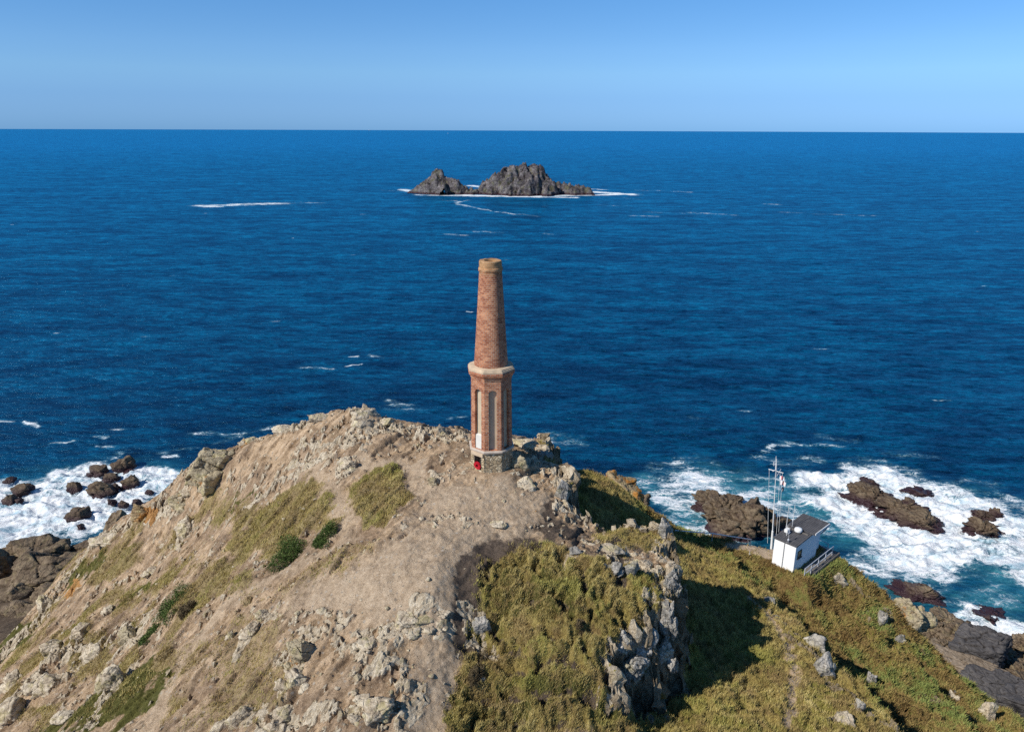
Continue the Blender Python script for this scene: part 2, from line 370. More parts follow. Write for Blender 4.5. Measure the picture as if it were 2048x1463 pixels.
# rock --------------------------------------------------------------
e = .6
sl = np.hypot(zbase(x+e, y)-z0, 0)/e; sl2 = np.abs(zbase(x, y+e)-z0)/e; slope = np.hypot(sl, sl2)
rock = sstep(1.3, 1.9, slope+fbm2(x*.8, y*.8, 3, 3)*.4)*np.maximum(sstep(3.2, 2.2, np.abs(br_d))*sstep(26, 28, y), sstep(30, 20, z0))
rl = [([(730,826),(640,838),(600,855)], 1.1),([(600,850),(560,862),(500,885),(470,890)], .55),([(780,850),(850,872),(930,870)], .9),([(600,900),(660,890),(700,880),(770,865)], .9),([(560,955),(600,930),(660,915)], .5),
      ([(400,900),(390,950),(370,985)], 1.3),([(690,950),(700,925)], .6),([(350,1000),(320,1020),(250,1050),(200,1080)], 1.0),([(170,1110),(120,1170),(90,1230),(20,1290)], .9),([(560,985),(500,1010),(470,1040)], .4),
      ([(360,1050),(370,1080),(330,1110)], .5),([(90,1330),(150,1300),(200,1310)], .7),([(0,1420),(60,1370),(130,1360)], .9),([(170,1463),(220,1380),(270,1330)], .6),([(260,1290),(250,1250),(300,1240)], .6),
      ([(470,1300),(510,1260),(560,1230)], .5),([(580,1380),(590,1330),(600,1290)], .8),([(440,1463),(520,1430),(600,1440),(700,1420)], .8),([(690,1240),(640,1230),(700,1310)], .35),
      ([(780,1260),(830,1240),(880,1230)], .7),([(740,1260),(790,1330),(820,1400),(830,1463)], .6),([(700,1310),(760,1340)], .5),([(600,1230),(680,1220)], .35),([(940,1250),(960,1290),(940,1210)], .7),
      ([(1100,905),(1080,925),(1130,960),(1130,1020)], .8),([(870,950),(880,975)], .4),([(860,1040),(900,1030),(930,1050)], .5),([(1170,1085),(1250,1110),(1320,1160)], .5),([(1130,1120),(1150,1105)], .3),
      ([(1340,1100),(1345,1200),(1300,1260),(1290,1350),(1262,1390)], 1.0),([(1590,1290),(1640,1310),(1660,1370)], .5),([(1700,1180),(1780,1250),(1850,1310)], .35),([(1790,1170),(1840,1230),(1860,1250)], .9),([(1850,1400),(1960,1440)], .4),([(1650,1440),(1700,1450)], .4),
      ([(1500,1200),(1560,1240),(1620,1310),(1720,1420),(1780,1463)], .28),([(1380,1072),(1450,1080)], .3)]
rmask = np.zeros_like(x)
rhi = np.zeros_like(x)
for i_, (p, w) in enumerate(rl):
    q_ = lmask(p, w*.85, .7*w, 1.0); rmask = np.maximum(rmask, q_)
    if i_ in (0, 1, 2, 5, 7, 8, 11, 12, 13): rhi = np.maximum(rhi, q_)
speck = facets(x*.9, y*.6, 91)[0]; rn = fbm2(x*.9, y*.7, 4, 55)
rn2 = fbm2(x*2.6, y*2.0, 4, 56); rock = np.maximum(rock, rmask*sstep(-.3, .05, rn*.6+rn2*.9+.1))
rock = np.maximum(rock, upper*(1-bare*.8)*(1-sstep(.2, .6, grass)*.75)*sstep(.3, .42, rn*.55+rn2*.6)*.9)
rock = np.maximum(rock, sstep(17, 9, z0))                       # shore
rockup = np.clip(rock, 0, 1)
# detail heights ------------------------------------------------------
c, s_ = math.cos(.95), math.sin(.95)
rx = x*c+y*s_; ry = -x*s_+y*c                  # strike direction
f1, k1 = facets(rx*.5, ry*.8, 11, .7); f2, k2 = facets(rx*1.3, ry*2.0, 12, .8); f3, k3 = facets(rx*3.4, ry*4.8, 14, .8)
hr = (f1-.35)*.42+(f2-.3)*.27+(f3-.3)*.12-.14*(1-k1)-.09*(1-k2)-.04*(1-k3)
big = 1+1.6*sstep(20, 8, z0)
z = z0+fbm2(x*.12, y*.12, 3, 21)*.55*sstep(3, 1, np.hypot(x+1.3, y-43)/2)*0+fbm2(x*.25, y*.25, 4, 22)*.30*np.clip((np.hypot(x+1.3, y-43)-2)/3, 0, 1)*np.clip((np.hypot(x-22.5, y-52)-3)/3, 0, 1)
f4, k4 = facets(x*2.1+y*.4, y*3.1, 16, 1.0)
z += rockup*(hr*big*np.where(br_d > 1.5, .38+.75*rhi, 1.0)+.05+((f4-.5)*.16-(1-k4)*.07))
rdg = fbm2(rx*.22, ry*1.15, 4, 27); step_ = sstep(-.1, .12, fbm2(rx*.16+4, ry*.7, 4, 28))
z += (1-rockup)*(1-bare*.9)*upper*(1-pmask(dome, .6, .3, .3))*(rdg*.22+step_*.22-.1)
z += (1-rockup)*(1-grass)*(fbm2(x*1.5, y*1.5, 2, 23)*.035+fbm2(x*5, y*5, 3, 24)*.05+(facets(x*2.2, y*2.2, 15)[0]-.5)*.05*(1-bare*.5))
tus = 1-np.abs(vnoise2(x*.95+fbm2(x, y, 2, 4)*.5, y*.95, 41)); tu2 = 1-np.abs(vnoise2(x*2.3, y*2.3, 43))
tramp = np.where(upper > .5, pmask(dome, .8, 0, .3), .55)
z += (1-rockup)*grass*((tus-.75)*1.25*tramp+(tu2-.75)*.5*tramp+fbm2(x*5, y*5, 2, 44)*.05+.08)
z += (1-rockup)*heath*((1-np.abs(vnoise2(x*.7, y*.7, 47)))*.9-.6+fbm2(x*3, y*3, 3, 48)*.12)*.8
z -= bare*.05+dark*.12
# flat pads under the tower and hut terrace
hs_ = (x-21.8)*.731+(y-50.75)*.682; ht_ = -(x-21.8)*.682+(y-50.75)*.731
hp = sstep(1.2, .0, np.maximum(np.maximum(-.1-hs_, hs_-5.2), np.maximum(-1.2-ht_, ht_-2.3))); z = z*(1-hp)+(47.15-.35*sstep(.2, -.5, ht_)*sstep(.3, 1.5, hs_))*hp
pad = sstep(2.6, 1.7, np.hypot(x+1.26, y-43.0)); z = z*(1-pad)+(60.0-.10*(y-43)*0)*pad
rm = sstep(.35, .65, rockup)
P3 = np.stack([x, y, z], 1)
G = z.reshape(nr, nc); gyy, gxx = np.gradient(G, YS, XS); N = np.stack([-gxx.ravel(), -gyy.ravel(), np.ones_like(x)], 1); N /= np.linalg.norm(N, axis=1)[:, None]
cs = sstep(.9, 1.7, slope)*rockup
cf1, ck1 = facets((x+y*.6)*.9+z*.25, z*.55+(x-y)*.25, 63, 1.0); cf2, ck2 = facets((x+y*.6)*2.3+z*.5, z*1.3+x*.4, 64, 1.0)
dsp = cs*((fbm3(P3*np.array([1, 1, .6]), .8, 4, 61))*.35+(cf1-.5)*.4-(1-ck1)*.2+(cf2-.5)*.25-(1-ck2)*.12)
P3 += N*dsp[:, None]
me = np_mesh('headland', P3, grid_faces(nr, nc))
G = P3[:, 2].reshape(nr, nc); gyy, gxx = np.gradient(G, YS, XS); sl3 = np.hypot(gxx, gyy).ravel()
rm = rm*np.where(cs > .3, sstep(.55, 1.1, sl3+fbm2(x*1.3, y*1.3, 3, 65)*.5), 1.0)
thin = np.clip(upper*(1-pmask(dome, .5, .6, .6)), 0, 1); set_attr(me, 'thin', thin)
set_col(me, 'cov1', np.stack([rm, grass, green, bare], 1))
orange = np.maximum(pmask([(130,1190),(145,1160),(165,1165),(140,1200)], .2, .1), pmask([(290,1030),(310,1015),(318,1030),(300,1048)], .2)) 
set_col(me, 'cov2', np.stack([heath, dark, orange, upper], 1))
ZT = P3[:, 2].reshape(nr, nc)
def ztop(px, py):
    i = np.clip(np.searchsorted(XS, px)-1, 0, nc-2); j = np.clip(np.searchsorted(YS, py)-1, 0, nr-2)
    fx = (px-XS[i])/(XS[i+1]-XS[i]); fy = (py-YS[j])/(YS[j+1]-YS[j])
    return (ZT[j, i]*(1-fx)+ZT[j, i+1]*fx)*(1-fy)+(ZT[j+1, i]*(1-fx)+ZT[j+1, i+1]*fx)*fy
def fld(a, px, py):
    i = np.clip(np.searchsorted(XS, px), 0, nc-1); j = np.clip(np.searchsorted(YS, py), 0, nr-1); return a.reshape(nr, nc)[j, i]

t = NT('headland ground'); p = t.pos()
c1 = t.n('ShaderNodeSeparateColor', {'Color': t.attr('cov1', 'Color')}); c2 = t.n('ShaderNodeSeparateColor', {'Color': t.attr('cov2', 'Color')})
aR, aG, aGr = c1.outputs[0], c1.outputs[1], c1.outputs[2]; aB = t.attr('cov1', 'Alpha'); aH, aD, aO = c2.outputs[0], c2.outputs[1], c2.outputs[2]; aU = t.attr('cov2', 'Alpha')
n_l = t.noise(p, .35, 6, .6); n_m = t.noise(p, 2.2, 8, .68); n_f = t.noise(p, 11, 6, .72); n_ff = t.noise(p, 34, 4, .75)
mix3 = t.math('ADD', t.math('MULTIPLY', n_m, .5), t.math('MULTIPLY', n_f, .5))
sv = t.mapping(t.mapping(p, rot=(0, 0, -.95)), (.3, 1.25, 1)); n_s = t.noise(sv, 1.4, 8, .72)
dirt = t.ramp(t.math('ADD', t.math('MULTIPLY', mix3, .55), t.math('MULTIPLY', n_s, .45)), [(.38, (.17, .108, .06)), (.47, (.38, .265, .16)), (.56, (.60, .44, .285))])
dirt = t.mix(t.math('MULTIPLY', t.smooth(n_l, .45, .62), .55), dirt, t.ramp(mix3, [(.4, (.15, .10, .065)), (.6, (.30, .205, .135))]))
barec = t.ramp(mix3, [(.38, (.33, .24, .155)), (.5, (.47, .355, .24)), (.62, (.60, .475, .335))])
cc = t.mix(aB, dirt, barec)
peb = t.n('ShaderNodeTexVoronoi', {'Vector': p, 'Scale': 3.4, 'Randomness': 1.0}); peb2 = t.n('ShaderNodeTexVoronoi', {'Vector': p, 'Scale': 8.5}); pv2 = t.n('ShaderNodeSeparateColor', {'Color': peb2.outputs['Color']})
pm2 = t.math('MULTIPLY', t.smooth(peb2.outputs['Distance'], .36, .22), t.math('GREATER_THAN', pv2.outputs[0], .7)); pv = t.n('ShaderNodeSeparateColor', {'Color': peb.outputs['Color']})
pm = t.math('MULTIPLY', t.smooth(peb.outputs['Distance'], .34, .2), t.math('GREATER_THAN', pv.outputs[0], .72))
cc = t.mix(t.math('MULTIPLY', pm, .75), cc, t.ramp(pv.outputs[1], [(.1, (.2, .16, .12)), (.9, (.5, .44, .36))]))
cc = t.mix(t.math('MULTIPLY', pm2, .6), cc, t.ramp(pv2.outputs[1], [(.1, (.12, .085, .055)), (.55, (.34, .27, .2)), (.9, (.6, .53, .43))]))
cc = t.mix(t.math('MULTIPLY', t.math('MULTIPLY', t.smooth(t.noise(t.mapping(sv, loc=(5, 2, 0)), .8, 8, .75), .5, .6), t.math('SUBTRACT', 1.0, t.math('MULTIPLY', aB, .85))), .7), cc, t.ramp(n_f, [(.35, (.11, .075, .048)), (.65, (.27, .19, .125))]))
# turf
gv = t.mapping(p, (1, 1, .3), (0, 0, .6)); gn = t.noise(gv, 6, 8, .75); gn2 = t.noise(p, .9, 5, .6)
gcol = t.ramp(t.math('ADD', t.math('MULTIPLY', gn, .6), t.math('MULTIPLY', gn2, .4)), [(.34, (.11, .075, .03)), (.45, (.25, .18, .06)), (.55, (.40, .31, .10)), (.68, (.55, .44, .18))])
gcol = t.mix(t.smooth(n_l, .46, .6), gcol, t.ramp(gn, [(.35, (.13, .115, .025)), (.65, (.36, .32, .08))]))
bp = t.noise(p, .75, 6, .7); gcol = t.mix(t.math('MULTIPLY', t.smooth(bp, .48, .60), .55), gcol, t.ramp(gn, [(.35, (.10, .062, .032)), (.65, (.30, .20, .10))]))
straw = t.ramp(t.math('ADD', t.math('MULTIPLY', gn, .5), t.math('MULTIPLY', n_m, .5)), [(.38, (.13, .09, .045)), (.48, (.28, .205, .105)), (.58, (.42, .32, .18))])
gcol = t.mix(t.math('MULTIPLY', t.attr('thin'), .7), gcol, straw)
cc = t.mix(t.smooth(t.math('ADD', aG, t.math('MULTIPLY', t.math('SUBTRACT', t.math('ADD', t.math('MULTIPLY', n_f, .5), t.math('MULTIPLY', n_m, .5)), .5), 2.6)), .3, .75), cc, gcol)
grc = t.ramp(gn, [(.35, (.045, .046, .012)), (.6, (.13, .122, .034)), (.75, (.2, .175, .06))])
cc = t.mix(t.smooth(t.math('ADD', aGr, t.math('MULTIPLY', t.math('SUBTRACT', n_m, .5), 1.6)), .35, .7), cc, grc)
hn = t.noise(p, .8, 7, .66); hcol = t.ramp(t.math('ADD', t.math('MULTIPLY', hn, .6), t.math('MULTIPLY', n_m, .4)), [(.38, (.13, .075, .032)), (.46, (.22, .145, .06)), (.52, (.19, .165, .05)), (.62, (.13, .17, .045))])
hcol = t.mix(t.smooth(n_l, .5, .62), hcol, gcol)
cc = t.mix(t.math('MULTIPLY', aH, .85), cc, hcol)
cc = t.mix(t.smooth(t.math('ADD', aD, t.math('SUBTRACT', n_m, .5)), .35, .7), cc, t.ramp(n_f, [(.35, (.07, .052, .038)), (.7, (.17, .13, .10))]))
# rock
rv = t.mapping(sv, (1.4, 1.2, 1.5)); r1 = t.noise(rv, 1.3, 8, .65, .4); r2 = t.noise(rv, 6, 8, .72)
rs = t.math('ADD', t.math('MULTIPLY', r1, .45), t.math('MULTIPLY', r2, .55))
rcol = t.ramp(rs, [(.34, (.22, .16, .10)), (.43, (.41, .325, .22)), (.51, (.58, .485, .35)), (.63, (.74, .65, .50))])
rcol = t.mix(t.math('MULTIPLY', t.smooth(t.noise(p, 1.9, 6, .65), .55, .66), .5), rcol, (.36, .29, .13))
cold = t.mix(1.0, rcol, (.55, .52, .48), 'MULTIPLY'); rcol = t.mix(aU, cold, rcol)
zz = t.n('ShaderNodeSeparateXYZ', {'Vector': p}).outputs['Z']
sh = t.ramp(rs, [(.36, (.045, .032, .022)), (.5, (.11, .08, .055)), (.64, (.2, .155, .11))])
rcol = t.mix(t.smooth(t.math('ADD', zz, t.math('MULTIPLY', r1, 8.0)), 27, 16), rcol, sh)
rcol = t.mix(t.smooth(t.math('ADD', zz, t.math('MULTIPLY', r1, 2.0)), 2.4, 1.2), rcol, (.035, .022, .024))
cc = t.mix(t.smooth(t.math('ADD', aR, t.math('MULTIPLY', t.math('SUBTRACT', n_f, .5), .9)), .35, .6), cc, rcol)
cc = t.mix(t.smooth(t.math('ADD', aO, t.math('SUBTRACT', n_f, .5)), .45, .65), cc, (.42, .22, .08))
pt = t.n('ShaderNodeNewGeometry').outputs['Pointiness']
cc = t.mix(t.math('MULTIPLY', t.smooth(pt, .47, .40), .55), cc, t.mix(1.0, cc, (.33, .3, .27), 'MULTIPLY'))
nb = t.bump(n_s, .55, .18); nb = t.bump(mix3, .9, .16, nb); nb = t.bump(n_ff, .8, .04, nb); nb = t.bump(t.math('MULTIPLY', rs, aR), .7, .2, nb); nb = t.bump(t.math('MULTIPLY', gn, aG), .8, .15, nb)
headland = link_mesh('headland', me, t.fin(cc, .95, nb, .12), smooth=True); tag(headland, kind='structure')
rq_ = rm.reshape(nr, nc); rq_ = np.maximum.reduce([rq_[:-1, :-1], rq_[1:, :-1], rq_[:-1, 1:], rq_[1:, 1:]]).ravel(); me.polygons.foreach_set('use_smooth', rq_ < .45)
# ------------------------------------------------------------------ sea
def gp(u, v): return tuple(at(u, v, 0)[:2])
th = np.radians(np.concatenate([np.linspace(46, 34, 40)[:-1], np.linspace(34, 6, 840)[:-1], np.linspace(6, .7, 150)[:-1], np.geomspace(.7, .1146, 24)]))
az = np.radians(np.concatenate([np.linspace(-75, -37, 60)[:-1], np.linspace(-37, 37, 1000)[:-1], np.linspace(37, 75, 60)]))
rr = CH/np.tan(th); rg, ag = np.meshgrid(rr, az, indexing='ij'); sx = (rg*np.sin(ag)).ravel(); sy = (rg*np.cos(ag)).ravel(); rad = rg.ravel()
dth = np.abs(np.gradient(th)); spc = np.repeat(rr*rr/CH*dth, len(az)); spc = np.maximum(spc, rad*.0013)
sz = np.zeros_like(sx); rw = np.random.default_rng(3); ox = np.zeros_like(sx); oy = np.zeros_like(sx)
for i in range(76):
    lam = 1.2*(20/1.2)**rw.random()**1.45; ang = rw.normal(R(196), R(22))          # swell travels toward the viewer and left
    k = 2*math.pi/lam; amp = .0185*lam**.8*rw.uniform(.5, 1.2); ph = rw.uniform(0, 6.28)
    att = sstep(2.2, 5.0, lam/spc)
    q = k*(sx*math.sin(ang)+sy*math.cos(ang))+ph; sn = np.sin(q); sz += att*amp*(sn*.5+(1-np.abs(np.sin(q*.5+.6)))*1.3-.45)
    ox += att*amp*.7*math.sin(ang)*np.cos(q); oy += att*amp*.7*math.cos(ang)*np.cos(q)
grp = 1+.55*fbm2(sx/45, sy/28, 3, 8); sz *= grp
foam = np.zeros_like(sx); teal = np.zeros_like(sx)
fwx = sx+fbm2(sx/14, sy/14, 4, 70)*7; fwy = sy+fbm2(sx/14+8, sy/14, 4, 71)*7
def fpoly(px, amt=1., soft=4.):
    global foam; foam = np.maximum(foam, amt*sstep(-soft, soft, sdist(fwx, fwy, [gp(*p) for p in px])))
def fline(px, w, amt=.8, warp=1.):
    global foam; P = [gp(*p) for p in px]; foam = np.maximum(foam, amt*(1-sstep(0, w, seg_dist(sx+(fwx-sx)*warp, sy+(fwy-sy)*warp, P))))
def tpoly(px, amt=1., soft=7.):
    global teal; teal = np.maximum(teal, amt*sstep(-soft, soft, sdist(fwx, fwy, [gp(*p) for p in px])))
fpoly([(-150,975),(0,965),(90,955),(150,935),(215,910),(260,940),(330,940),(400,935),(400,990),(300,1010),(255,1050),(190,1065),(100,1090),(0,1100),(-150,1110)], .93, 4)
fpoly([(100,1075),(230,1040),(240,1090),(130,1120)], .5, 4)
fpoly([(1290,965),(1370,930),(1440,950),(1560,960),(1610,1000),(1700,1060),(1500,1090),(1330,1090)], .66, 5)
fpoly([(1380,980),(1450,975),(1600,1010),(1500,1060),(1400,1030)], .75, 4)
fpoly([(1590,950),(1700,935),(1850,945),(1960,980),(2060,1020),(2300,1080),(2300,1250),(2060,1170),(1900,1150),(1800,1170),(1700,1120),(1690,1070),(1620,1010)], .97, 6)
fpoly([(1660,990),(1760,980),(1780,1060),(1700,1110),(1680,1050)], .95, 5)
fpoly([(1850,1180),(1900,1200),(2060,1250),(2200,1260),(2200,1380),(2060,1300),(1900,1250)], .98, 4)
fpoly([(1760,1150),(2060,1180),(2060,1260),(1900,1230),(1780,1190)], .52, 6)
tpoly([(1290,960),(1420,940),(1600,960),(1760,1020),(1700,1090),(1560,1080),(1330,1100)]); tpoly([(1540,990),(1620,1000),(1700,1060),(1640,1090),(1540,1040)])
tpoly([(1690,1120),(1850,1160),(2100,1160),(2200,1230),(1900,1240),(1750,1190)]); tpoly([(1850,960),(1960,975),(1900,1000)], .7); tpoly([(250,925),(420,930),(400,980),(280,950)], .8); tpoly([(0,960),(150,920),(240,930),(200,960),(0,980)], .35)
for px, w_, a_ in [([(1525,905),(1545,890),(1600,884),(1690,893)],2.6,.55),([(1510,915),(1560,925),(1620,918)],5,.42),([(1560,880),(1600,884),(1640,890)],2,.5),([(1320,940),(1400,925)],8,.42),
    ([(398,411),(430,413)],18,.85),([(430,411),(500,408),(560,407)],26,.74),([(600,405),(645,406)],7,.55),([(560,405),(640,409)],4,.4),
    ([(805,379),(830,384),(890,388),(960,391),(1050,393),(1130,391),(1200,390),(1262,388)],16,1.),([(835,390),(1000,393),(1150,395)],11,1.),([(900,378),(960,380)],14,.9),([(1150,384),(1190,384),(1262,389)],24,1.),([(1180,378),(1215,380)],8,.9),([(940,371),(962,374)],16,.9),
    ([(885,401),(920,402),(914,408),(950,415),(990,423),(1035,429)],6,.66),([(912,405),(940,400)],6,.6),([(1040,428),(1080,433)],5,.45),([(1265,431),(1320,433)],6,.55),([(1380,425),(1470,430)],7,.62),([(1290,424),(1400,428)],5,.42),([(1310,381),(1380,384)],9,.6),([(1270,380),(1300,382)],8,.45),
    ([(1525,408),(1560,409)],7,.7),([(1560,424),(1640,428),(1750,431)],6,.52),([(1640,428),(1780,432)],4,.4),([(890,468),(935,471)],6,.6),([(950,463),(1000,465)],6,.5),([(1200,410),(1260,413)],8,.42),([(1240,395),(1290,400)],6,.4),([(1090,467),(1110,470)],5,.4),([(760,380),(800,383)],8,.4),
    ([(690,731),(720,730)],1.3,.7),([(735,712),(765,716)],1.6,.45),([(705,712),(718,713)],1.5,.7),([(45,845),(75,856)],1.8,.75),([(0,842),(20,845)],1.8,.6),([(110,884),(140,886)],1.8,.7),([(330,912),(355,910)],1.8,.9),([(190,875),(215,877)],1.5,.6),([(195,892),(220,895)],1.5,.5),
    ([(390,870),(470,866),(560,852)],2.8,.52),([(330,905),(420,890),(480,868)],3,.36),([(780,808),(830,815)],7,.40),([(1085,868),(1150,876),(1130,890)],4.5,.5),([(1100,878),(1120,893),(1150,890)],3.5,.48),([(900,838),(935,834)],2,.5),([(930,623),(945,625)],2,.7),
    ([(605,733),(660,738)],3,.34),([(1390,835),(1420,838)],3,.36),([(1640,870),(1700,880)],4,.34),([(1770,905),(1860,915)],5,.38),([(1700,925),(1760,920)],5,.45),([(1930,960),(2000,970)],5,.5),([(1500,952),(1560,960)],5,.5),([(1360,928),(1380,938)],5,.6)]:
    fline([(u, v) for u, v in px], w_, a_, .35 if px[0][1] > 500 else .5)
# scattered lone whitecaps
for i in range(26):
    a_ = rw.uniform(-.62, .62); r_ = rw.uniform(170, 900); cx, cy = r_*math.sin(a_), r_*math.cos(a_); L = rw.uniform(1, 3.2)*(1+r_/450)
    d = np.hypot((sx-cx)/L, (sy-cy)/(.35*L)); foam = np.maximum(foam, .55*sstep(1, .2, d))
sz += sstep(.6, 1, foam)*(fbm2(sx/3.2, sy/2.4, 4, 90)*.8+.1+fbm2(sx/9, sy/6, 2, 92)*.9)*sstep(500, 250, rad)
sx2, sy2 = sx+ox, sy+oy
sme = np_mesh('sea', np.stack([sx2, sy2, sz], 1), grid_faces(len(rr), len(az)))
sme.flip_normals()
set_attr(sme, 'foam', foam); set_attr(sme, 'teal', teal)
t = NT('sea water'); p = t.pos()
v1 = t.mapping(p, (1, 1, 1), (0, 0, -.25)); v2 = t.mapping(v1, (.45, 1, 1))
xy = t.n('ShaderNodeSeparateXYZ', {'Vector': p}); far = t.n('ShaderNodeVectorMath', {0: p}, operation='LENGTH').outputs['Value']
a_f = t.attr('foam'); a_t = t.attr('teal')
b1 = t.noise(v2, .45, 5, .6, .3); b2 = t.noise(v2, 2.0, 6, .62, .2); b3 = t.noise(v2, .06, 4, .6); b4 = t.noise(t.mapping(p, (.12, .5, 1), (0, 0, .1)), .02, 5, .6)
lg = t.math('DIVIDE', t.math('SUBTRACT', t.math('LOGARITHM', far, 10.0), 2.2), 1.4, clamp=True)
deep = t.ramp(lg, [(0, (.0003, .028, .066)), (.36, (.0006, .067, .155)), (.75, (.0012, .10, .245)), (1, (.003, .13, .33))])  # water colour lightens with distance, horizon haze painted into it
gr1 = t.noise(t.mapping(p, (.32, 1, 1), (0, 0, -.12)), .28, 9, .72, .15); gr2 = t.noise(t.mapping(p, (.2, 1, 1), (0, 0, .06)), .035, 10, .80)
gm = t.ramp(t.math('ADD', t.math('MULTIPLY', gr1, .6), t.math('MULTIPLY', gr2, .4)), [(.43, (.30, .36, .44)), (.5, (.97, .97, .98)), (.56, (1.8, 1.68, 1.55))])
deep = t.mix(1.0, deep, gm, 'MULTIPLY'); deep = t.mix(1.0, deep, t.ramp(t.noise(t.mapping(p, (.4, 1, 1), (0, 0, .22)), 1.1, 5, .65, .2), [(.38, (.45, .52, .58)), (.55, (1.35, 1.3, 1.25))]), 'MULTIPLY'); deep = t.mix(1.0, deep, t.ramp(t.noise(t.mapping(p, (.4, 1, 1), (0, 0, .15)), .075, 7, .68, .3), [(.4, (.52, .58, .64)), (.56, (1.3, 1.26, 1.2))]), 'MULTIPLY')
tl = t.mix(t.smooth(b1, .35, .65), (.008, .105, .155), (.035, .20, .25))
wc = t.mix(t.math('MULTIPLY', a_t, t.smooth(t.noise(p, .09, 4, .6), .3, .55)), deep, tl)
fd = t.n('ShaderNodeTexNoise', {'Vector': p, 'Scale': .35, 'Detail': 4}).outputs['Color']
fv = t.n('ShaderNodeVectorMath', {0: p, 1: t.n('ShaderNodeVectorMath', {0: fd, 3: 3.0}, operation='SCALE').outputs[0]}, operation='ADD').outputs[0]
l1 = t.n('ShaderNodeTexVoronoi', {'Vector': t.mapping(fv, (1, 1, .0)), 'Scale': .42}, feature='DISTANCE_TO_EDGE').outputs['Distance']
l2 = t.n('ShaderNodeTexVoronoi', {'Vector': t.mapping(fv, (1, 1, .0)), 'Scale': 1.15}, feature='DISTANCE_TO_EDGE').outputs['Distance']
lace = t.math('MAXIMUM', t.smooth(l1, .16, .0), t.math('MULTIPLY', t.smooth(l2, .2, .0), .8))
fn = t.noise(t.mapping(fv, (.55, 1.5, 0), (0, 0, -.45)), .3, 12, .8, .5); fn2 = t.noise(t.mapping(p, (.8, 1.2, 0), (0, 0, .35)), .085, 6, .62, .8)
val = t.math('ADD', t.math('ADD', t.math('MULTIPLY', a_f, 1.02), t.math('MULTIPLY', t.math('SUBTRACT', fn, .5), 2.3)), t.math('ADD', t.math('MULTIPLY', t.math('SUBTRACT', fn2, .5), 1.3), t.math('MULTIPLY', t.math('SUBTRACT', lace, .35), .2)))
gate = t.smooth(a_f, .02, .22)
fm = t.math('MULTIPLY', t.smooth(val, .5, .92), gate); fsoft = t.math('MULTIPLY', t.math('MULTIPLY', t.smooth(val, .2, .85), gate), .45)
wc = t.mix(fsoft, wc, (.16, .42, .48)); wc = t.mix(fm, wc, t.ramp(t.math('ADD', t.math('MULTIPLY', fn, .5), t.math('MULTIPLY', b1, .5)), [(.38, (.38, .55, .64)), (.48, (.74, .80, .83)), (.56, (.9, .91, .91))]))
rough = t.mix(fm, t.mix(t.smooth(far, 100, 3000), (.16, .16, .16), (.42, .42, .42)), (.95, .95, .95))
nb = t.bump(gr1, .8, 1.6); nb = t.bump(b1, .55, .9, nb); nb = t.bump(b2, .55, .28, nb); nb = t.bump(b3, .5, 3.0, nb); nb = t.bump(val, .35, .12, nb)
t.link(rough, t.b.inputs['Roughness'])
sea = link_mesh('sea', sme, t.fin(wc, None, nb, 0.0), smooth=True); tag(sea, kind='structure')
sea.data.materials[0].node_tree.nodes['Principled BSDF'].inputs['IOR'].default_value = 1.33; sea.data.materials[0].node_tree.nodes['Principled BSDF'].inputs['Specular Tint'].default_value = (.22, .6, 1, 1)

m_ = sea.data.materials[0]; g_ = t.n('ShaderNodeBsdfAnisotropic', {'Color': (.30, .72, 1, 1), 'Roughness': .22, 'Normal': nb}); fr_ = t.n('ShaderNodeFresnel', {'IOR': 1.33, 'Normal': nb}).outputs[0]
fm_ = t.math('MULTIPLY', t.math('MINIMUM', t.math('MULTIPLY', fr_, .5), .22), t.math('SUBTRACT', 1.0, fm)); ms_ = t.n('ShaderNodeMixShader', {0: fm_, 1: t.b.outputs[0], 2: g_.outputs[0]}); t.link(ms_.outputs[0], t.out.inputs['Surface'])
M_pslab = rock_mat('pale brown slab', (.11, .08, .055), (.2, .155, .11), (.3, .24, .18), lich_amt=0, scale=.4, crack_w=.01)
# ------------------------------------------------------------------ building materials
def brick_mat(name, tint=1.0):
    t = NT(name); uv = t.n('ShaderNodeUVMap').outputs[0]; p = t.pos()
    b = t.n('ShaderNodeTexBrick', {'Vector': uv, 'Color1': (.34*tint, .115*tint, .055*tint, 1), 'Color2': (.64*tint, .30*tint, .155*tint, 1), 'Mortar': (.6, .48, .37, 1), 'Scale': 1.0, 'Mortar Size': .011, 'Mortar Smooth': .3, 'Bias': -.1, 'Brick Width': .27, 'Row Height': .115})
    n = t.noise(p, 1.3, 6, .65); n2 = t.noise(p, 7, 5, .7)
    c = t.mix(t.smooth(n, .35, .65), t.mix(1.0, b.outputs['Color'], (.72, .62, .6), 'MULTIPLY'), b.outputs['Color'])
    c = t.mix(t.math('MULTIPLY', t.smooth(n2, .58, .68), .55), c, (.48, .4, .33))
    c = t.mix(t.math('MULTIPLY', t.smooth(n2, .4, .3), .5), c, (.08, .035, .025))
    z = t.n('ShaderNodeSeparateXYZ', {'Vector': p}).outputs['Z']
    c = t.mix(t.math('MULTIPLY', t.smooth(t.math('ADD', z, n2), 72.3, 73.0), .5), c, (.42, .30, .13))
    h = t.math('ADD', t.math('MULTIPLY', b.outputs['Fac'], -1.0), t.math('MULTIPLY', n2, .8))
    return t.fin(c, .9, t.bump(h, .8, .03), .15)
M_brick = brick_mat('red brick')
M_brick2 = brick_mat('moulded brick course', 1.15)
M_render_ = simple('weathered cement render', (.50, .42, .30), .9, .15, 1.3, .3, spec=.1)
M_stone = simple('pale granite', (.54, .42, .29), .85, .2, 2.5, .4, spec=.15); M_ledge = simple('grey granite ledge', (.45, .38, .31), .9, .2, 2.5, .4, spec=.1)
M_whitest = simple('white painted stone', (.64, .62, .56), .7, .08, 2)
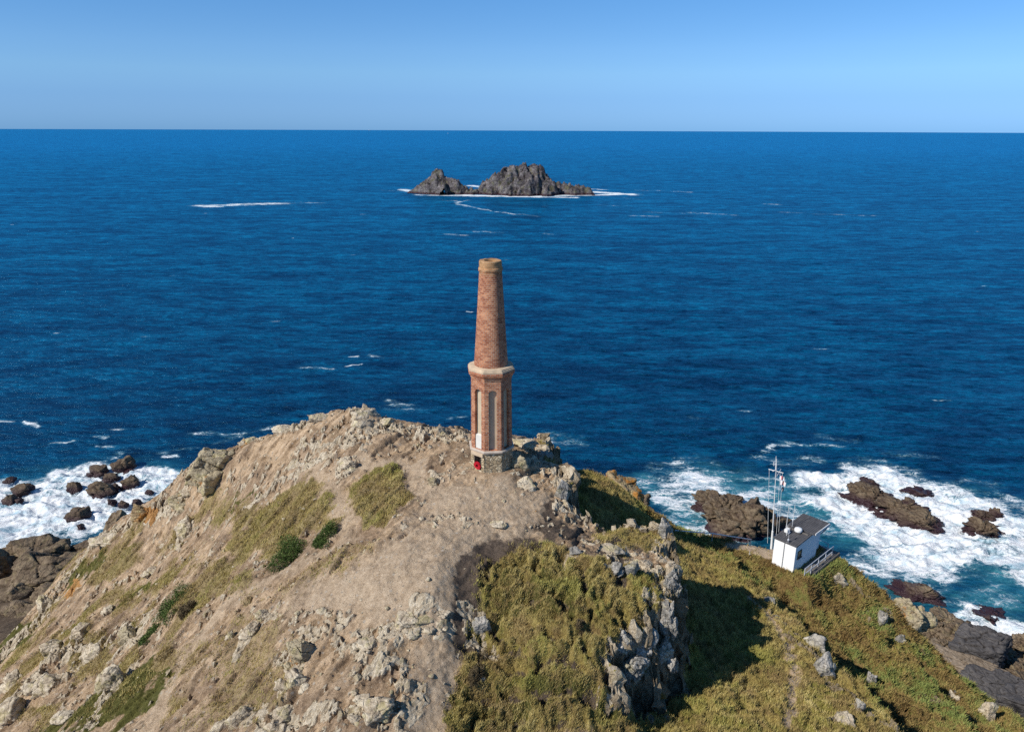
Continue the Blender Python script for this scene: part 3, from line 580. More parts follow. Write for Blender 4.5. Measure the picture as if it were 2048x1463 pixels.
def rubble():
    t = NT('rubble masonry'); p = t.pos(); d = t.n('ShaderNodeTexNoise', {'Vector': p, 'Scale': 3.0}).outputs['Color']; v = t.mix(.1, p, d)
    vo = t.n('ShaderNodeTexVoronoi', {'Vector': v, 'Scale': 5.5}); ed = t.n('ShaderNodeTexVoronoi', {'Vector': v, 'Scale': 5.5}, feature='DISTANCE_TO_EDGE').outputs['Distance']
    s = t.n('ShaderNodeSeparateColor', {'Color': vo.outputs['Color']}); n = t.noise(p, 9, 6, .7)
    c = t.ramp(t.math('ADD', t.math('MULTIPLY', s.outputs[0], .6), t.math('MULTIPLY', n, .4)), [(.2, (.30, .22, .13)), (.5, (.48, .38, .24)), (.8, (.62, .53, .38))])
    c = t.mix(t.smooth(ed, .05, .01), c, (.34, .27, .19))
    return t.fin(c, .95, t.bump(t.math('ADD', t.math('MINIMUM', ed, .12), t.math('MULTIPLY', n, .04)), 1.0, .5), .1)
M_rubble = rubble()
M_iron = simple('dark iron', (.02, .017, .016), .6, .2)
M_void = simple('dark opening', (.012, .011, .01), 1, .1)

# ------------------------------------------------------------------ chimney tower
TX, TY = -1.26, 43.0; T0 = 60.0
tower = empty('brick_chimney', (TX, TY, T0), label='tall tapering red brick chimney on an octagonal panelled base at the hilltop', cat='chimney')
A0 = R(-90+6)          # outward angle of the face that looks at the camera
def octp(r, z, k): a = A0-R(22.5)+k*R(45); return Vector((r*math.cos(a), r*math.sin(a), z))
def octprism(mb, prof, uvs=True):
    for (r0, z0_), (r1, z1_) in zip(prof[:-1], prof[1:]):
        for k in range(8):
            a, b, c_, d = octp(r0, z0_, k), octp(r0, z0_, k+1), octp(r1, z1_, k+1), octp(r1, z1_, k)
            w0 = (a-b).length; u0 = k*2.0
            mb.quad([a, b, c_, d], [(u0-w0/2, z0_), (u0+w0/2, z0_), (u0+w0/2, z1_+abs(r1-r0)*.5), (u0-w0/2, z1_+abs(r1-r0)*.5)])
def cap8(mb, r, z): mb.bm.faces.new([mb.bm.verts.new(octp(r, z, k)) for k in range(8)])
# rubble plinth, with the gated hole in the face left of centre (k = -1)
zl = 1.27; RP = 1.36; mb = MB()
for k in range(8):
    a, b, c_, d = octp(RP+.05, -1.8, k), octp(RP+.05, -1.8, k+1), octp(RP, zl, k+1), octp(RP, zl, k)
    if k == 7:
        ex = (b-a).normalized(); wdt = (b-a).length; o0, o1 = wdt*.5-.27, wdt*.5+.27; zb, zt = .12, 1.0
        P = lambda q, z_: Vector((a.x, a.y, 0))+ex*q+Vector((0, 0, z_))
        nin = Vector((-math.cos(A0-R(45)), -math.sin(A0-R(45)), 0))
        mb.quad([P(0, -1.8), P(wdt, -1.8), P(wdt, zb), P(0, zb)]); mb.quad([P(0, zt), P(wdt, zt), c_, d])
        mb.quad([P(0, zb), P(o0, zb), P(o0, zt), P(0, zt)]); mb.quad([P(o1, zb), P(wdt, zb), P(wdt, zt), P(o1, zt)])
        for q0, z0_, q1, z1_ in ((o0, zb, o0, zt), (o0, zt, o1, zt), (o1, zt, o1, zb), (o1, zb, o0, zb)):
            mb.quad([P(q0, z0_), P(q0, z0_)+nin*.3, P(q1, z1_)+nin*.3, P(q1, z1_)])
        gate = (P, ex, nin, o0, o1, zb, zt)
    else: mb.quad([a, b, c_, d])
plinth = mb.build('stone_plinth', M_rubble, tower, fixn=True)
P, ex, nin, o0, o1, zb, zt = gate
mb = MB(); mb.quad([P(o0, zb)+nin*.29, P(o1, zb)+nin*.29, P(o1, zt)+nin*.29, P(o0, zt)+nin*.29]); mb.build('opening', M_void, tower, fixn=False)
mb = MB()
for i in range(6): q = o0+.045+i*(o1-o0-.09)/5; mb.tube(P(q, zb)+nin*.06, P(q, zt)+nin*.06, .016, n=6)
for z_ in (zb+.12, zt-.12): mb.tube(P(o0, z_)+nin*.075, P(o1, z_)+nin*.075, .014, n=6)
mb.build('grate', M_iron, tower)
mb = MB(); c_ = (P(o0, zt)+P(o1, zt))/2; mb.box(c_+Vector((0, 0, .13))-nin*.02, (.95, .14, .24), A0-R(45)+R(90), .015); mb.build('lintel', M_stone, tower)
mb = MB(); octprism(mb, [(1.2, zl-.02), (1.46, zl), (1.47, zl+.09), (1.41, zl+.13), (1.2, zl+.17)]); mb.build('ledge', M_ledge, tower)
# panelled shaft
z0_, z1_ = zl+.14, 5.86; R0_, R1_ = 1.335, 1.285
sh = MB(); pn = []
for k in range(8):
    a, b = octp(R0_, z0_, k), octp(R0_, z0_, k+1); c_, d = octp(R1_, z1_, k+1), octp(R1_, z1_, k)
    def Q(s_, z_, a=a, b=b, c_=c_, d=d): f = (z_-z0_)/(z1_-z0_); l = a.lerp(d, f); r_ = b.lerp(c_, f); m_ = (l+r_)/2; e_ = (r_-l).normalized(); return m_+e_*s_
    hw0, hw1 = (b-a).length/2, (c_-d).length/2; ow = .25; zo = z0_+.03; za = 5.05; out = Vector((math.cos(A0+k*R(45)), math.sin(A0+k*R(45)), 0)); dp = -out*.19
    U = lambda s_, z_: (k*3.1+s_, z_)
    arch = [(-ow, zo)]+[(-ow, zo+(za-zo)*i/6) for i in range(1, 7)]+[(ow*math.cos(math.pi-i*math.pi/12), za+ow*.85*math.sin(i*math.pi/12)) for i in range(1, 12)]+[(ow, za-(za-zo)*i/6) for i in range(0, 7)]
    def W(z_): return hw0+(hw1-hw0)*(z_-z0_)/(z1_-z0_)
    # piers
    for sg in (-1, 1):
        for i in range(6):
            za0, za1 = zo+(za-zo)*i/6, zo+(za-zo)*(i+1)/6
            sh.quad([Q(sg*W(za0), za0), Q(sg*ow, za0), Q(sg*ow, za1), Q(sg*W(za1), za1)], [U(sg*W(za0), za0), U(sg*ow, za0), U(sg*ow, za1), U(sg*W(za1), za1)])
    sh.quad([Q(-W(z0_), z0_), Q(W(z0_), z0_), Q(W(zo), zo), Q(-W(zo), zo)], [U(-W(z0_), z0_), U(W(z0_), z0_), U(W(zo), zo), U(-W(zo), zo)])
    top = [(-ow, za)]+arch[7:18]+[(ow, za)]
    for (s0, t0), (s1, t1) in zip(top[:-1], top[1:]):
        e0 = s0/ow*W(z1_); e1 = s1/ow*W(z1_)
        sh.quad([Q(s0, t0), Q(s1, t1), Q(e1, z1_), Q(e0, z1_)], [U(s0, t0), U(s1, t1), U(e1, z1_), U(e0, z1_)])
    for sg in (-1, 1): 
        sh.quad([Q(sg*W(za), za), Q(sg*ow, za), Q(sg*W(z1_), z1_)], [U(sg*W(za), za), U(sg*ow, za), U(sg*W(z1_), z1_)])
    loop = arch+[arch[0]]
    for (s0, t0), (s1, t1) in zip(loop[:-1], loop[1:]):
        if abs(s0-s1)+abs(t0-t1) < 1e-6: continue
        sh.quad([Q(s0, t0), Q(s0, t0)+dp, Q(s1, t1)+dp, Q(s1, t1)], [U(s0, t0), U(s0+.15, t0), U(s1+.15, t1), U(s1, t1)])
    pm = MB(); pm.bm.faces.new([pm.bm.verts.new(Q(s_, t_)+dp*.98) for s_, t_ in arch]); pn.append(pm)
    if k == 7:      # pale stone block filling the foot of the niche above the gate
        pb = MB(); zt_ = zo+.86
        fr = dp*.25
        for (q0, q1) in (((-ow*.97, zo+.01), (ow*.97, zt_)),):
            A_, B_, C_, D_ = Q(q0[0], q0[1])+fr, Q(q1[0], q0[1])+fr, Q(q1[0], q1[1])+fr, Q(q0[0], q1[1])+fr
            pb.quad([A_, B_, C_, D_]); up = Vector((0, 0, .06)); pb.quad([D_, C_, C_-fr+dp*.97+up, D_-fr+dp*.97+up])
            for s_, e_ in ((A_, D_), (B_, C_)): pb.quad([s_, e_, e_-fr+dp*.97+(up if e_ in (D_, C_) else up), s_-fr+dp*.97])
        pb.build('stone_block', M_whitest, tower)
sh.build('shaft', M_brick, tower, fixn=True)
for pm in pn: pm.build('niche_panel', M_render_, tower)
co_ = MB(); octprism(co_, [(1.27, 5.80), (1.32, 5.84), (1.33, 5.93), (1.37, 5.96), (1.38, 6.04), (1.46, 6.12), (1.49, 6.25), (1.47, 6.34)]); co_.build('cornice', M_brick2, tower)
co_ = MB(); octprism(co_, [(1.40, 6.33), (1.47, 6.34), (1.475, 6.40), (1.43, 6.41), (1.425, 6.46), (1.38, 6.47), (1.36, 6.52), (.9, 6.60)]); co_.build('coping', M_stone, tower)
st = MB(); prof = [(1.02-(1.02-.66)*(i/24)**.94, 6.58+(12.22-6.58)*i/24) for i in range(25)]; st.lathe(prof, 56); st.build('stack', M_brick, tower, smooth=False)
ct = MB(); ct.lathe([(.655, 12.2), (.70, 12.22), (.715, 12.30), (.70, 12.38), (.66, 12.40), (.655, 12.58), (.66, 12.75), (.64, 12.80), (.40, 12.80), (.38, 12.72), (.37, 11.4)], 56); cp = ct.build('chimney_cap', M_brick2, tower)
for i_, v_ in enumerate(cp.data.vertices):
    j_ = vnoise3(np.array([v_.co.x*5]), np.array([v_.co.y*5]), np.array([v_.co.z*5]), 3)[0]*.022; v_.co += Vector((j_, j_*.7, j_))
mb = MB(); mb.lathe([(.39, 11.6), (.01, 11.6)], 24); mb.build('flue', M_void, tower)

# poppy wreath leaning on the gate
wc_ = Vector((TX, TY, T0))+P((o0+o1)/2, zb+.27)-nin*.10
wr = empty('poppy_wreath', wc_, label='red poppy wreath leaning on the barred opening at the foot of the brick chimney', cat='wreath')
T_ = Matrix.Rotation(A0-R(45)+R(90), 4, 'Z') @ Matrix.Rotation(R(8), 4, 'X')
M_red = simple('red poppy petals', (.62, .012, .03), .7, .35, 20, .6); M_blk = simple('black poppy centre', (.012, .012, .012), .6)
rr_ = random.Random(5)
for ring, n_ in ((.15, 11), (.225, 15)):
    for i in range(n_):
        a = 2*math.pi*i/n_+ring*9; c_ = T_ @ Vector((ring*math.cos(a), -.03-rr_.random()*.02, ring*math.sin(a)))
        fl = MB(); vc = fl.bm.verts.new(c_); pts = []
        for j in range(8):
            b_ = j*math.pi/4; rr2 = .052*(1.15 if j % 2 else .85); pts.append(fl.bm.verts.new(c_+T_ @ Vector((rr2*math.cos(b_), -.022-.012*(j % 2), rr2*math.sin(b_)))))
        for j in range(8): fl.bm.faces.new((vc, pts[j], pts[(j+1) % 8]))
        fo = fl.build('poppy', M_red, wr); ce = MB(); ce.sphere(c_+T_ @ Vector((0, -.02, 0)), (.028, .028, .028), 1); ce.build('poppy_centre', M_blk, fo)
bk = MB(); N1 = 28
for i in range(N1):
    a = 2*math.pi*i/N1; b_ = 2*math.pi*(i+1)/N1; bk.tube(T_ @ Vector((.185*math.cos(a), 0, .185*math.sin(a))), T_ @ Vector((.185*math.cos(b_), 0, .185*math.sin(b_))), .062, n=8)
bk.build('ring', M_red, wr)

# ------------------------------------------------------------------ lookout hut
HG = 47.3; h0 = at(1586, 1142, HG); S_ = Vector((math.cos(R(43)), math.sin(R(43)), 0)); T__ = Vector((-math.sin(R(43)), math.cos(R(43)), 0))
hut = empty('lookout_hut', h0, R(43), label='small white lookout hut with dark ribbed flat roofs on the ledge above the surf', cat='hut')
M_white = simple('white painted block wall', (.88, .88, .87), .75, .04, 1.2, .25)
M_ww = simple('white painted timber', (.78, .78, .76), .6, .06, 3)
M_grey = simple('grey pipe', (.30, .31, .32), .5, .15); M_conc = simple('concrete', (.15, .135, .12), .95, .2, 1.5, .5); M_galv = simple('galvanised steel', (.52, .54, .58), .5, .12, 5, .1, .2)
L0, W0, HH = 3.75, 1.78, 2.16
def roofmat():
    t = NT('dark roofing felt'); v = t.n('ShaderNodeTexCoord').outputs['Object']; n = t.noise(v, 3, 7, .65)
    st_ = t.noise(t.mapping(v, (1.0, 9, 1)), 1.2, 5, .6); c = t.ramp(t.math('ADD', t.math('MULTIPLY', n, .4), t.math('MULTIPLY', st_, .6)), [(.35, (.055, .054, .058)), (.65, (.12, .116, .12))])
    return t.fin(c, .8, t.bump(n, .4, .02), .3)
M_roof = roofmat()
wl = MB(); wl.box((L0/2, W0/2, HH/2-.5), (L0, W0, HH+1.0)); wl.build('wall', M_white, hut)
wl = MB(); wl.box((L0+.55, W0/2+.12, HH/2-.45), (1.1, W0*.8, HH+.9)); wl.build('rear_wall', M_white, hut)
def roof(name, s0, s1, t0, t1, za, zb_, rib=.16):
    m = MB(); m.bm.verts.ensure_lookup_table()
    def pt(s, t, dz): return (s, t, za+(zb_-za)*(s-s0)/(s1-s0)+dz)
    lo = [pt(s0, t0, 0), pt(s1, t0, 0), pt(s1, t1, 0), pt(s0, t1, 0)]; hi = [pt(s0, t0, .09), pt(s1, t0, .09), pt(s1, t1, .09), pt(s0, t1, .09)]
    m.quad(hi); m.quad(lo[::-1])
    for i in range(4): m.quad([lo[i], lo[(i+1) % 4], hi[(i+1) % 4], hi[i]])
    o = m.build(name, M_roof, hut)
    m = MB(); n_ = int((t1-t0)/rib)
    for i in range(1, n_): tt = t0+(t1-t0)*i/n_; m.tube(pt(s0+.01, tt, .095), pt(s1-.01, tt, .095), .017, n=6)
    m.build('rib', M_roof, o); return o
r1 = roof('roof', -.1, L0*.66, -.1, W0+.08, HH+.01, HH+.10)
r2 = roof('rear_roof', L0*.60, L0+1.0, -.36, W0+.10, HH+.24, HH+.30)
m = MB(); m.box((L0*.60+1.25, -.39, HH+.32), (2.4, .05, .16)); m.build('fascia', M_ww, hut)
m = MB(); m.box((L0*.80, W0/2, HH+.12), (L0*.36, W0-.02, .24)); m.build('upstand', M_white, hut)
m = MB(); m.box((L0*.53, W0/2+.1, HH+.215), (.12, W0+.1, .09), 0, .02); m.build('roof_kerb', M_conc, hut)
m = MB(); m.tube((L0+.35, -.02, HH-.5), (L0+.55, -.42, HH+.3), .045); m.tube((L0+.85, -.02, HH-.5), (L0+1.05, -.42, HH+.3), .045); m.build('bracket', M_galv, hut)
def window(s, zc, w_, h_):
    fr = MB(); 
    for (cx_, cz_, dx_, dz_) in ((s, zc+h_/2, w_+.08, .06), (s, zc-h_/2, w_+.08, .06), (s-w_/2, zc, .06, h_), (s+w_/2, zc, .06, h_)): fr.box((cx_, -.012, cz_), (dx_, .07, dz_))
    f = fr.build('window', simple('brown window frame', (.12, .10, .075), .6), hut)
    g = MB(); g.box((s, -.006, zc), (w_, .02, h_)); g.build('pane', M_glass, f)
    si = MB(); si.box((s, -.05, zc-h_/2-.09), (w_+.2, .12, .05)); si.build('sill', simple('dark sill', (.09, .09, .10), .6), f)
tg = NT('window glass'); M_glass = tg.fin(tg.ramp(tg.noise(tg.coords(), 6, 3), [(.35, (.03, .035, .035)), (.6, (.20, .13, .05))]), .08, None, .5)
window(.72, 1.28, .55, .55)
m = MB(); m.tube((-.03, W0*.52, -.2), (-.03, W0*.52, HH-.05), .035); m.tube((-.03, W0*.52, HH-.05), (-.12, W0*.40, HH+.16), .025); m.build('drainpipe', M_grey, hut)
m = MB(); m.lathe([(.0001, .0), (.27, .0), (.30, .03), (.30, .20), (.27, .26), (.15, .31), (.0001, .325)], 28, (L0*.50, W0*.47, HH+.26)); m.tube((L0*.5, W0*.47, HH+.05), (L0*.5, W0*.47, HH+.28), .09); m.build('radar_dome', M_ww, hut, smooth=True)
m = MB(); m.box((L0*.30, W0*.78, HH+.42), (.42, .30, .30), 0, .03); m.box((L0*.30, W0*.78, HH+.2), (.1, .1, .24)); m.build('equipment_box', M_ww, hut)
for (s, t_, hh_, mat_) in ((L0*.34, W0*.88, 2.35, M_ww), (L0*.60, W0*.86, 2.15, M_ww), (L0*.22, W0*.70, 1.0, M_ww), (L0*.40, W0*.93, 1.3, M_galv)):
    m = MB(); m.tube((s, t_, HH+.08), (s, t_, HH+.1+hh_), .022, .014, 8); m.build('antenna', mat_, hut)
m = MB(); m.sphere((-.02, W0*.38, HH+.32), (.17, .17, .22), 2); m.tube((-.02, W0*.38, HH+.05), (-.02, W0*.38, HH+1.35), .02); m.box((-.02, W0*.38, HH+.92), (.35, .06, .05)); m.build('wind_sensor', M_galv, hut)
hw = lambda s, t_, z_: Vector([float(q) for q in h0])+S_*s+T__*t_+Vector((0, 0, z_))
ter = MB(); ter.box((L0-.2, -.1, -.60), (4.4, 2.1, .8), 0, .03)
o = ter.build('terrace', M_conc); o.location = tuple(float(q) for q in h0); o.rotation_euler = (0, 0, R(43)); tag(o, 'grey concrete terrace slab wrapping the seaward side of the white hut', 'terrace')
rl_ = empty('railing', hw(0, -.75, 0), R(43), label='galvanised two-rail safety railing running beside the white hut', cat='railing')
posts = [(.15, -.1, -.5), (1.25, -.1, -.5), (2.45, -.1, -.5), (3.7, -.1, -.5), (4.9, -.1, -.5)]
for s, t_, z_ in posts: m = MB(); m.tube((s, t_, z_-.6), (s, t_, z_+1.1), .038); m.build('post', M_galv, rl_)
for hgt in (.6, 1.08):
    m = MB(); m.path([(s, t_, z_+hgt) for s, t_, z_ in posts], .032); m.build('rail', M_galv, rl_)
rl2 = empty('railing', hw(5.0, -.8, 0), R(43), label='short bent railing at the seaward corner of the terrace behind the white hut', cat='railing')
pp = [(0, .4, -.5), (.2, 1.3, -.5), (.2, 2.5, -.5)]
for s, t_, z_ in pp: m = MB(); m.tube((s, t_, z_-.5), (s, t_, z_+1.1), .038); m.build('post', M_galv, rl2)
for hgt in (.6, 1.08): m = MB(); m.path([(s, t_, z_+hgt) for s, t_, z_ in pp], .032); m.build('rail', M_galv, rl2)

# signal mast
mb_ = at(1543.5, 1088, 47.9); mt = at_y(1551, 912, mb_[1]); mh = mt[2]-mb_[2]; lean = (mt[0]-mb_[0])/mh
mast = empty('signal_mast', mb_, label='tall white signal mast with a yardarm and stays beside the white hut', cat='mast')
ml = lambda f, dx=0, dy=0: (lean*mh*f*.8+dx, dy, mh*f)
m = MB(); m.tube((0, 0, -.4), ml(.16), .09, .07); m.tube(ml(.16), ml(.62), .038, .03); m.tube(ml(.62), ml(.97), .028, .02); m.tube(ml(.86, -.06), ml(1.0, -.06), .02); m.build('pole', M_ww, mast, smooth=False)
m = MB(); m.tube(ml(.845, -.52, .22), ml(.83, .50, -.22), .035, .03); m.tube(ml(.845, -.3, -.15), ml(.86, .42, .3), .028); m.build('yardarm', M_ww, mast)
m = MB(); m.tube(ml(.90, -.2), ml(.94, -.2), .05); m.tube(ml(.9, .0), ml(.9, -.2), .02); m.tube(ml(.76, .0), ml(.90, .0), .055); m.tube(ml(.76, .0), ml(.86, .38), .02); m.build('instruments', M_galv, mast)
for a_, b_ in ((ml(.842, -.47, .2), (-.28, .2, 0)), (ml(.83, .28, -.12), (.28, -.1, .1)), (ml(.832, .44, -.2), (.40, -.1, 1.2)), (ml(.55), (.17, .1, 0))):
    m = MB(); m.tube(a_, b_, .012, n=6); m.build('stay', M_ww, mast)
mw = Vector([float(q) for q in mb_])
def flag(name, label, f, dx, cols, wd, hg, seed):
    t = NT(name+' cloth'); v = t.n('ShaderNodeTexCoord').outputs['UV']; sx_ = t.n('ShaderNodeSeparateXYZ', {'Vector': v})
    c_ = t.ramp(sx_.outputs['X'], [(i/len(cols), c) for i, c in enumerate(cols)], 'CONSTANT'); mt_ = t.fin(c_, .8)
    b = MB(); n_ = 10; base = Vector(ml(f, dx, -.16))
    def q(i, j): u_, v_ = i/n_, j/4; return base+Vector((u_*wd*.8, math.sin(u_*9+seed+v_)*.07-u_*.1, -v_*hg-u_*u_*.25*wd-.03*math.sin(u_*7+seed)))
    for i in range(n_):
        for j in range(4): b.quad([q(i, j), q(i+1, j), q(i+1, j+1), q(i, j+1)], [(i/n_, j/4), ((i+1)/n_, j/4), ((i+1)/n_, (j+1)/4), (i/n_, (j+1)/4)])
    o = b.build(name, mt_, fixn=False); o.location = mw; return tag(o, label, 'flag')
flag('flag', 'small white and red signal flag hanging highest under the yardarm of the mast', .80, .26, [(.8, .8, .82), (.6, .1, .1), (.8, .8, .8)], .42, .32, 0)
flag('flag', 'red signal flag with white edges in the middle of the hoist on the mast', .745, .36, [(.8, .75, .75), (.6, .03, .04), (.75, .7, .7)], .46, .36, 2)
flag('flag', 'small black and white signal flag hanging lowest on the mast hoist', .68, .40, [(.75, .75, .8), (.02, .02, .03)], .30, .36, 4)

# white handrail across the ledge and small lamp post
ra_, rb_, rc_ = hit(1350, 1066), hit(1420, 1073), hit(1502, 1092)
hr_ = empty('handrail', ra_, label='long white painted handrail crossing the ledge left of the mast', cat='handrail')
pts_ = [Vector([float(q) for q in a-ra_]) for a in (at_y(1350, 1060, ra_[1]), at_y(1425, 1066, (ra_[1]+rc_[1])/2), at_y(1502, 1078, rc_[1]+.8))]
m = MB(); m.path(pts_, .045); m.build('rail', M_ww, hr_)
for q in (0, 1, 2): m = MB(); m.tube(pts_[q], pts_[q]-Vector((0, 0, 1.5)), .03); m.build('post', M_galv if q else M_ww, hr_)
lp = hit(1499, 1108); lo_ = empty('lamp_post', (lp[0], lp[1], ztop(lp[0], lp[1])), label='short grey post carrying a white lamp on the dirt ledge left of the hut', cat='post')
m = MB(); m.tube((0, 0, -.3), (0, 0, .60), .022); m.build('post', M_galv, lo_); m = MB(); m.lathe([(.0001, .0), (.13, .0), (.13, .26), (.09, .33), (.0001, .35)], 16); m.sphere((.03, -.12, .17), (.09, .06, .1), 2); m.build('lamp', M_ww, lo_)
b_ = at_y(1565, 1046, h0[1]+2.3)

# marker stone
ms = hit(672, 919); m = MB(); m.box((0, 0, .2), (.24, .14, .55), R(15), .03); m.sphere((0, 0, .46), (.22, .13, .16), 3)
o = m.build('boundary_stone', M_stone); o.location = (ms[0], ms[1], ztop(ms[0], ms[1])); tag(o, 'short upright pale granite marker stone standing alone on the hilltop left of the chimney', 'stone')

# ------------------------------------------------------------------ boats on the horizon
def boat(u, v, L, label, sail):
    p0 = at(u, v, 0.0); root = empty('sailing_boat' if sail else 'cargo_ship', p0, R(25), label=label, cat='boat')
    m = MB(); n_ = 10; W_ = L*.14
    for i in range(n_):
        def sec(i): f = i/n_; w_ = W_*math.sin(math.pi*min(1, f*.55+.42))**.8*(1 if f < .7 else (1-f)/.3+.02); return f*L-L/2, w_
        (xa, wa), (xb, wb) = sec(i), sec(i+1); hh_ = L*.1
        for sg in (-1, 1): m.quad([(xa, sg*wa, hh_), (xb, sg*wb, hh_), (xb, sg*wb*.5, -hh_*.3), (xa, sg*wa*.5, -hh_*.3)])
        m.quad([(xa, -wa, hh_), (xb, -wb, hh_), (xb, wb, hh_), (xa, wa, hh_)])
    m.build('hull', M_ww, root)
    if sail:
        m = MB(); m.tube((0, 0, 0), (0, 0, L*1.35), L*.012); m.build('mast', M_ww, root)
        m = MB(); m.quad([(-.02*L, 0, L*.2), (-.45*L, L*.05, L*.22), (-.2*L, L*.04, L*.75), (-.02*L, 0, L*1.3)]); m.build('mainsail', M_ww, root, fixn=False)
        m = MB(); m.quad([(.03*L, 0, L*.2), (.5*L, 0, L*.15), (.25*L, .03*L, L*.7), (.02*L, 0, L*1.2)]); m.build('jib', M_ww, root, fixn=False)
    else:
        m = MB(); m.box((-.36*L, 0, L*.14), (L*.12, L*.1, L*.12), 0, L*.004); m.tube((-.38*L, 0, L*.18), (-.38*L, 0, L*.26), L*.015); m.build('bridge', M_ww, root)
boat(896, 267.5, 15, 'tiny white sailing boat near the horizon', True)
boat(740, 261.0, 110, 'faint pale ship on the horizon at the left', False)

# ------------------------------------------------------------------ rocks
def ico(sub):
    bm = bmesh.new(); bmesh.ops.create_icosphere(bm, subdivisions=sub, radius=1)
    v = np.array([q.co[:] for q in bm.verts]); f = np.array([[w_.index for w_ in q.verts] for q in bm.faces]); bm.free(); return v, f
ICO = {k: ico(k) for k in (2, 3, 4, 5, 6)}
def rock_shape(seed, dims, sub=5, planes=18, rough=.085, flat=0.0, cracks=.05, cell=1.6):
    g = np.random.default_rng(seed); v, f = ICO[sub]; r = np.full(len(v), 1.25)
    for i in range(planes):
        n_ = g.normal(size=3); n_ /= np.linalg.norm(n_); d = g.uniform(.62, 1.0)
        if i == 0 and flat: n_ = np.array([g.normal()*.12, g.normal()*.12, 1]); n_ /= np.linalg.norm(n_); d = flat
        dot = v@n_; r = np.minimum(r, np.where(dot > .05, d/np.maximum(dot, .05), 9))
    p_ = v*r[:, None]
    q_ = p_+g.uniform(-50, 50, 3); nz = fbm3(q_, 1.6, 5, seed % 97)
    fh, fk = facets(q_[:, 0]*cell+q_[:, 2]*.7, q_[:, 1]*cell*.7+q_[:, 2]*cell, seed % 89); fh2, fk2 = facets(q_[:, 0]*cell*2.6+q_[:, 2], q_[:, 1]*cell*2+q_[:, 2]*cell*2.2, seed % 83+5)
    k_ = 1+nz*rough+(fh-.5)*rough*1.8-(1-fk)*cracks+(fh2-.5)*rough*.6-(1-fk2)*cracks*.3
    return p_*k_[:, None]*np.array(dims)/2, f
def rock_obj(name, loc, dims, seed, mat, label, cat='rock', sub=5, rz=0, tilt=0, group=None, merge=1, spread=.5, smooth=False, **k):
    g = np.random.default_rng(seed+1000); V = []; Fc = []; n_ = 0
    for j in range(merge):
        s_ = 1.0 if j == 0 else g.uniform(.35, .7)
        v, f = rock_shape(seed*7+j, np.array(dims)*s_, sub if j == 0 else max(3, sub-1), **k)
        if j: v = v+np.array([g.uniform(-1, 1)*dims[0]*spread, g.uniform(-1, 1)*dims[1]*spread, -dims[2]*(.5-s_/2)*.8])
        V.append(v); Fc.append(f+n_); n_ += len(v)
    V = np.concatenate(V); me_ = np_mesh(name, V, np.concatenate(Fc))
    o = link_mesh(name, me_, mat, None, loc, smooth); o.rotation_euler = (tilt, 0, rz); return tag(o, label, cat, group)
def on_ground(u, v, wpx, hpx, seed, label, mat=None, dy=.8, sink=.42, **k):
    hpx *= .85; wpx *= .92
    zz_ = k.pop('z', None); h_ = hit(u, v) if zz_ is None else at(u, v, zz_); s_ = depth_of(h_); w_ = wpx*s_/F; hh_ = hpx*s_/F
    z_ = float(ztop(h_[0], h_[1])) if zz_ is None else zz_; d = k.pop('name', 'boulder')
    return rock_obj(d, (h_[0], h_[1]+w_*dy*.25, z_+hh_*(.5-sink)), (w_, w_*dy, hh_*1.15), seed, mat or M_pale, label, **k)
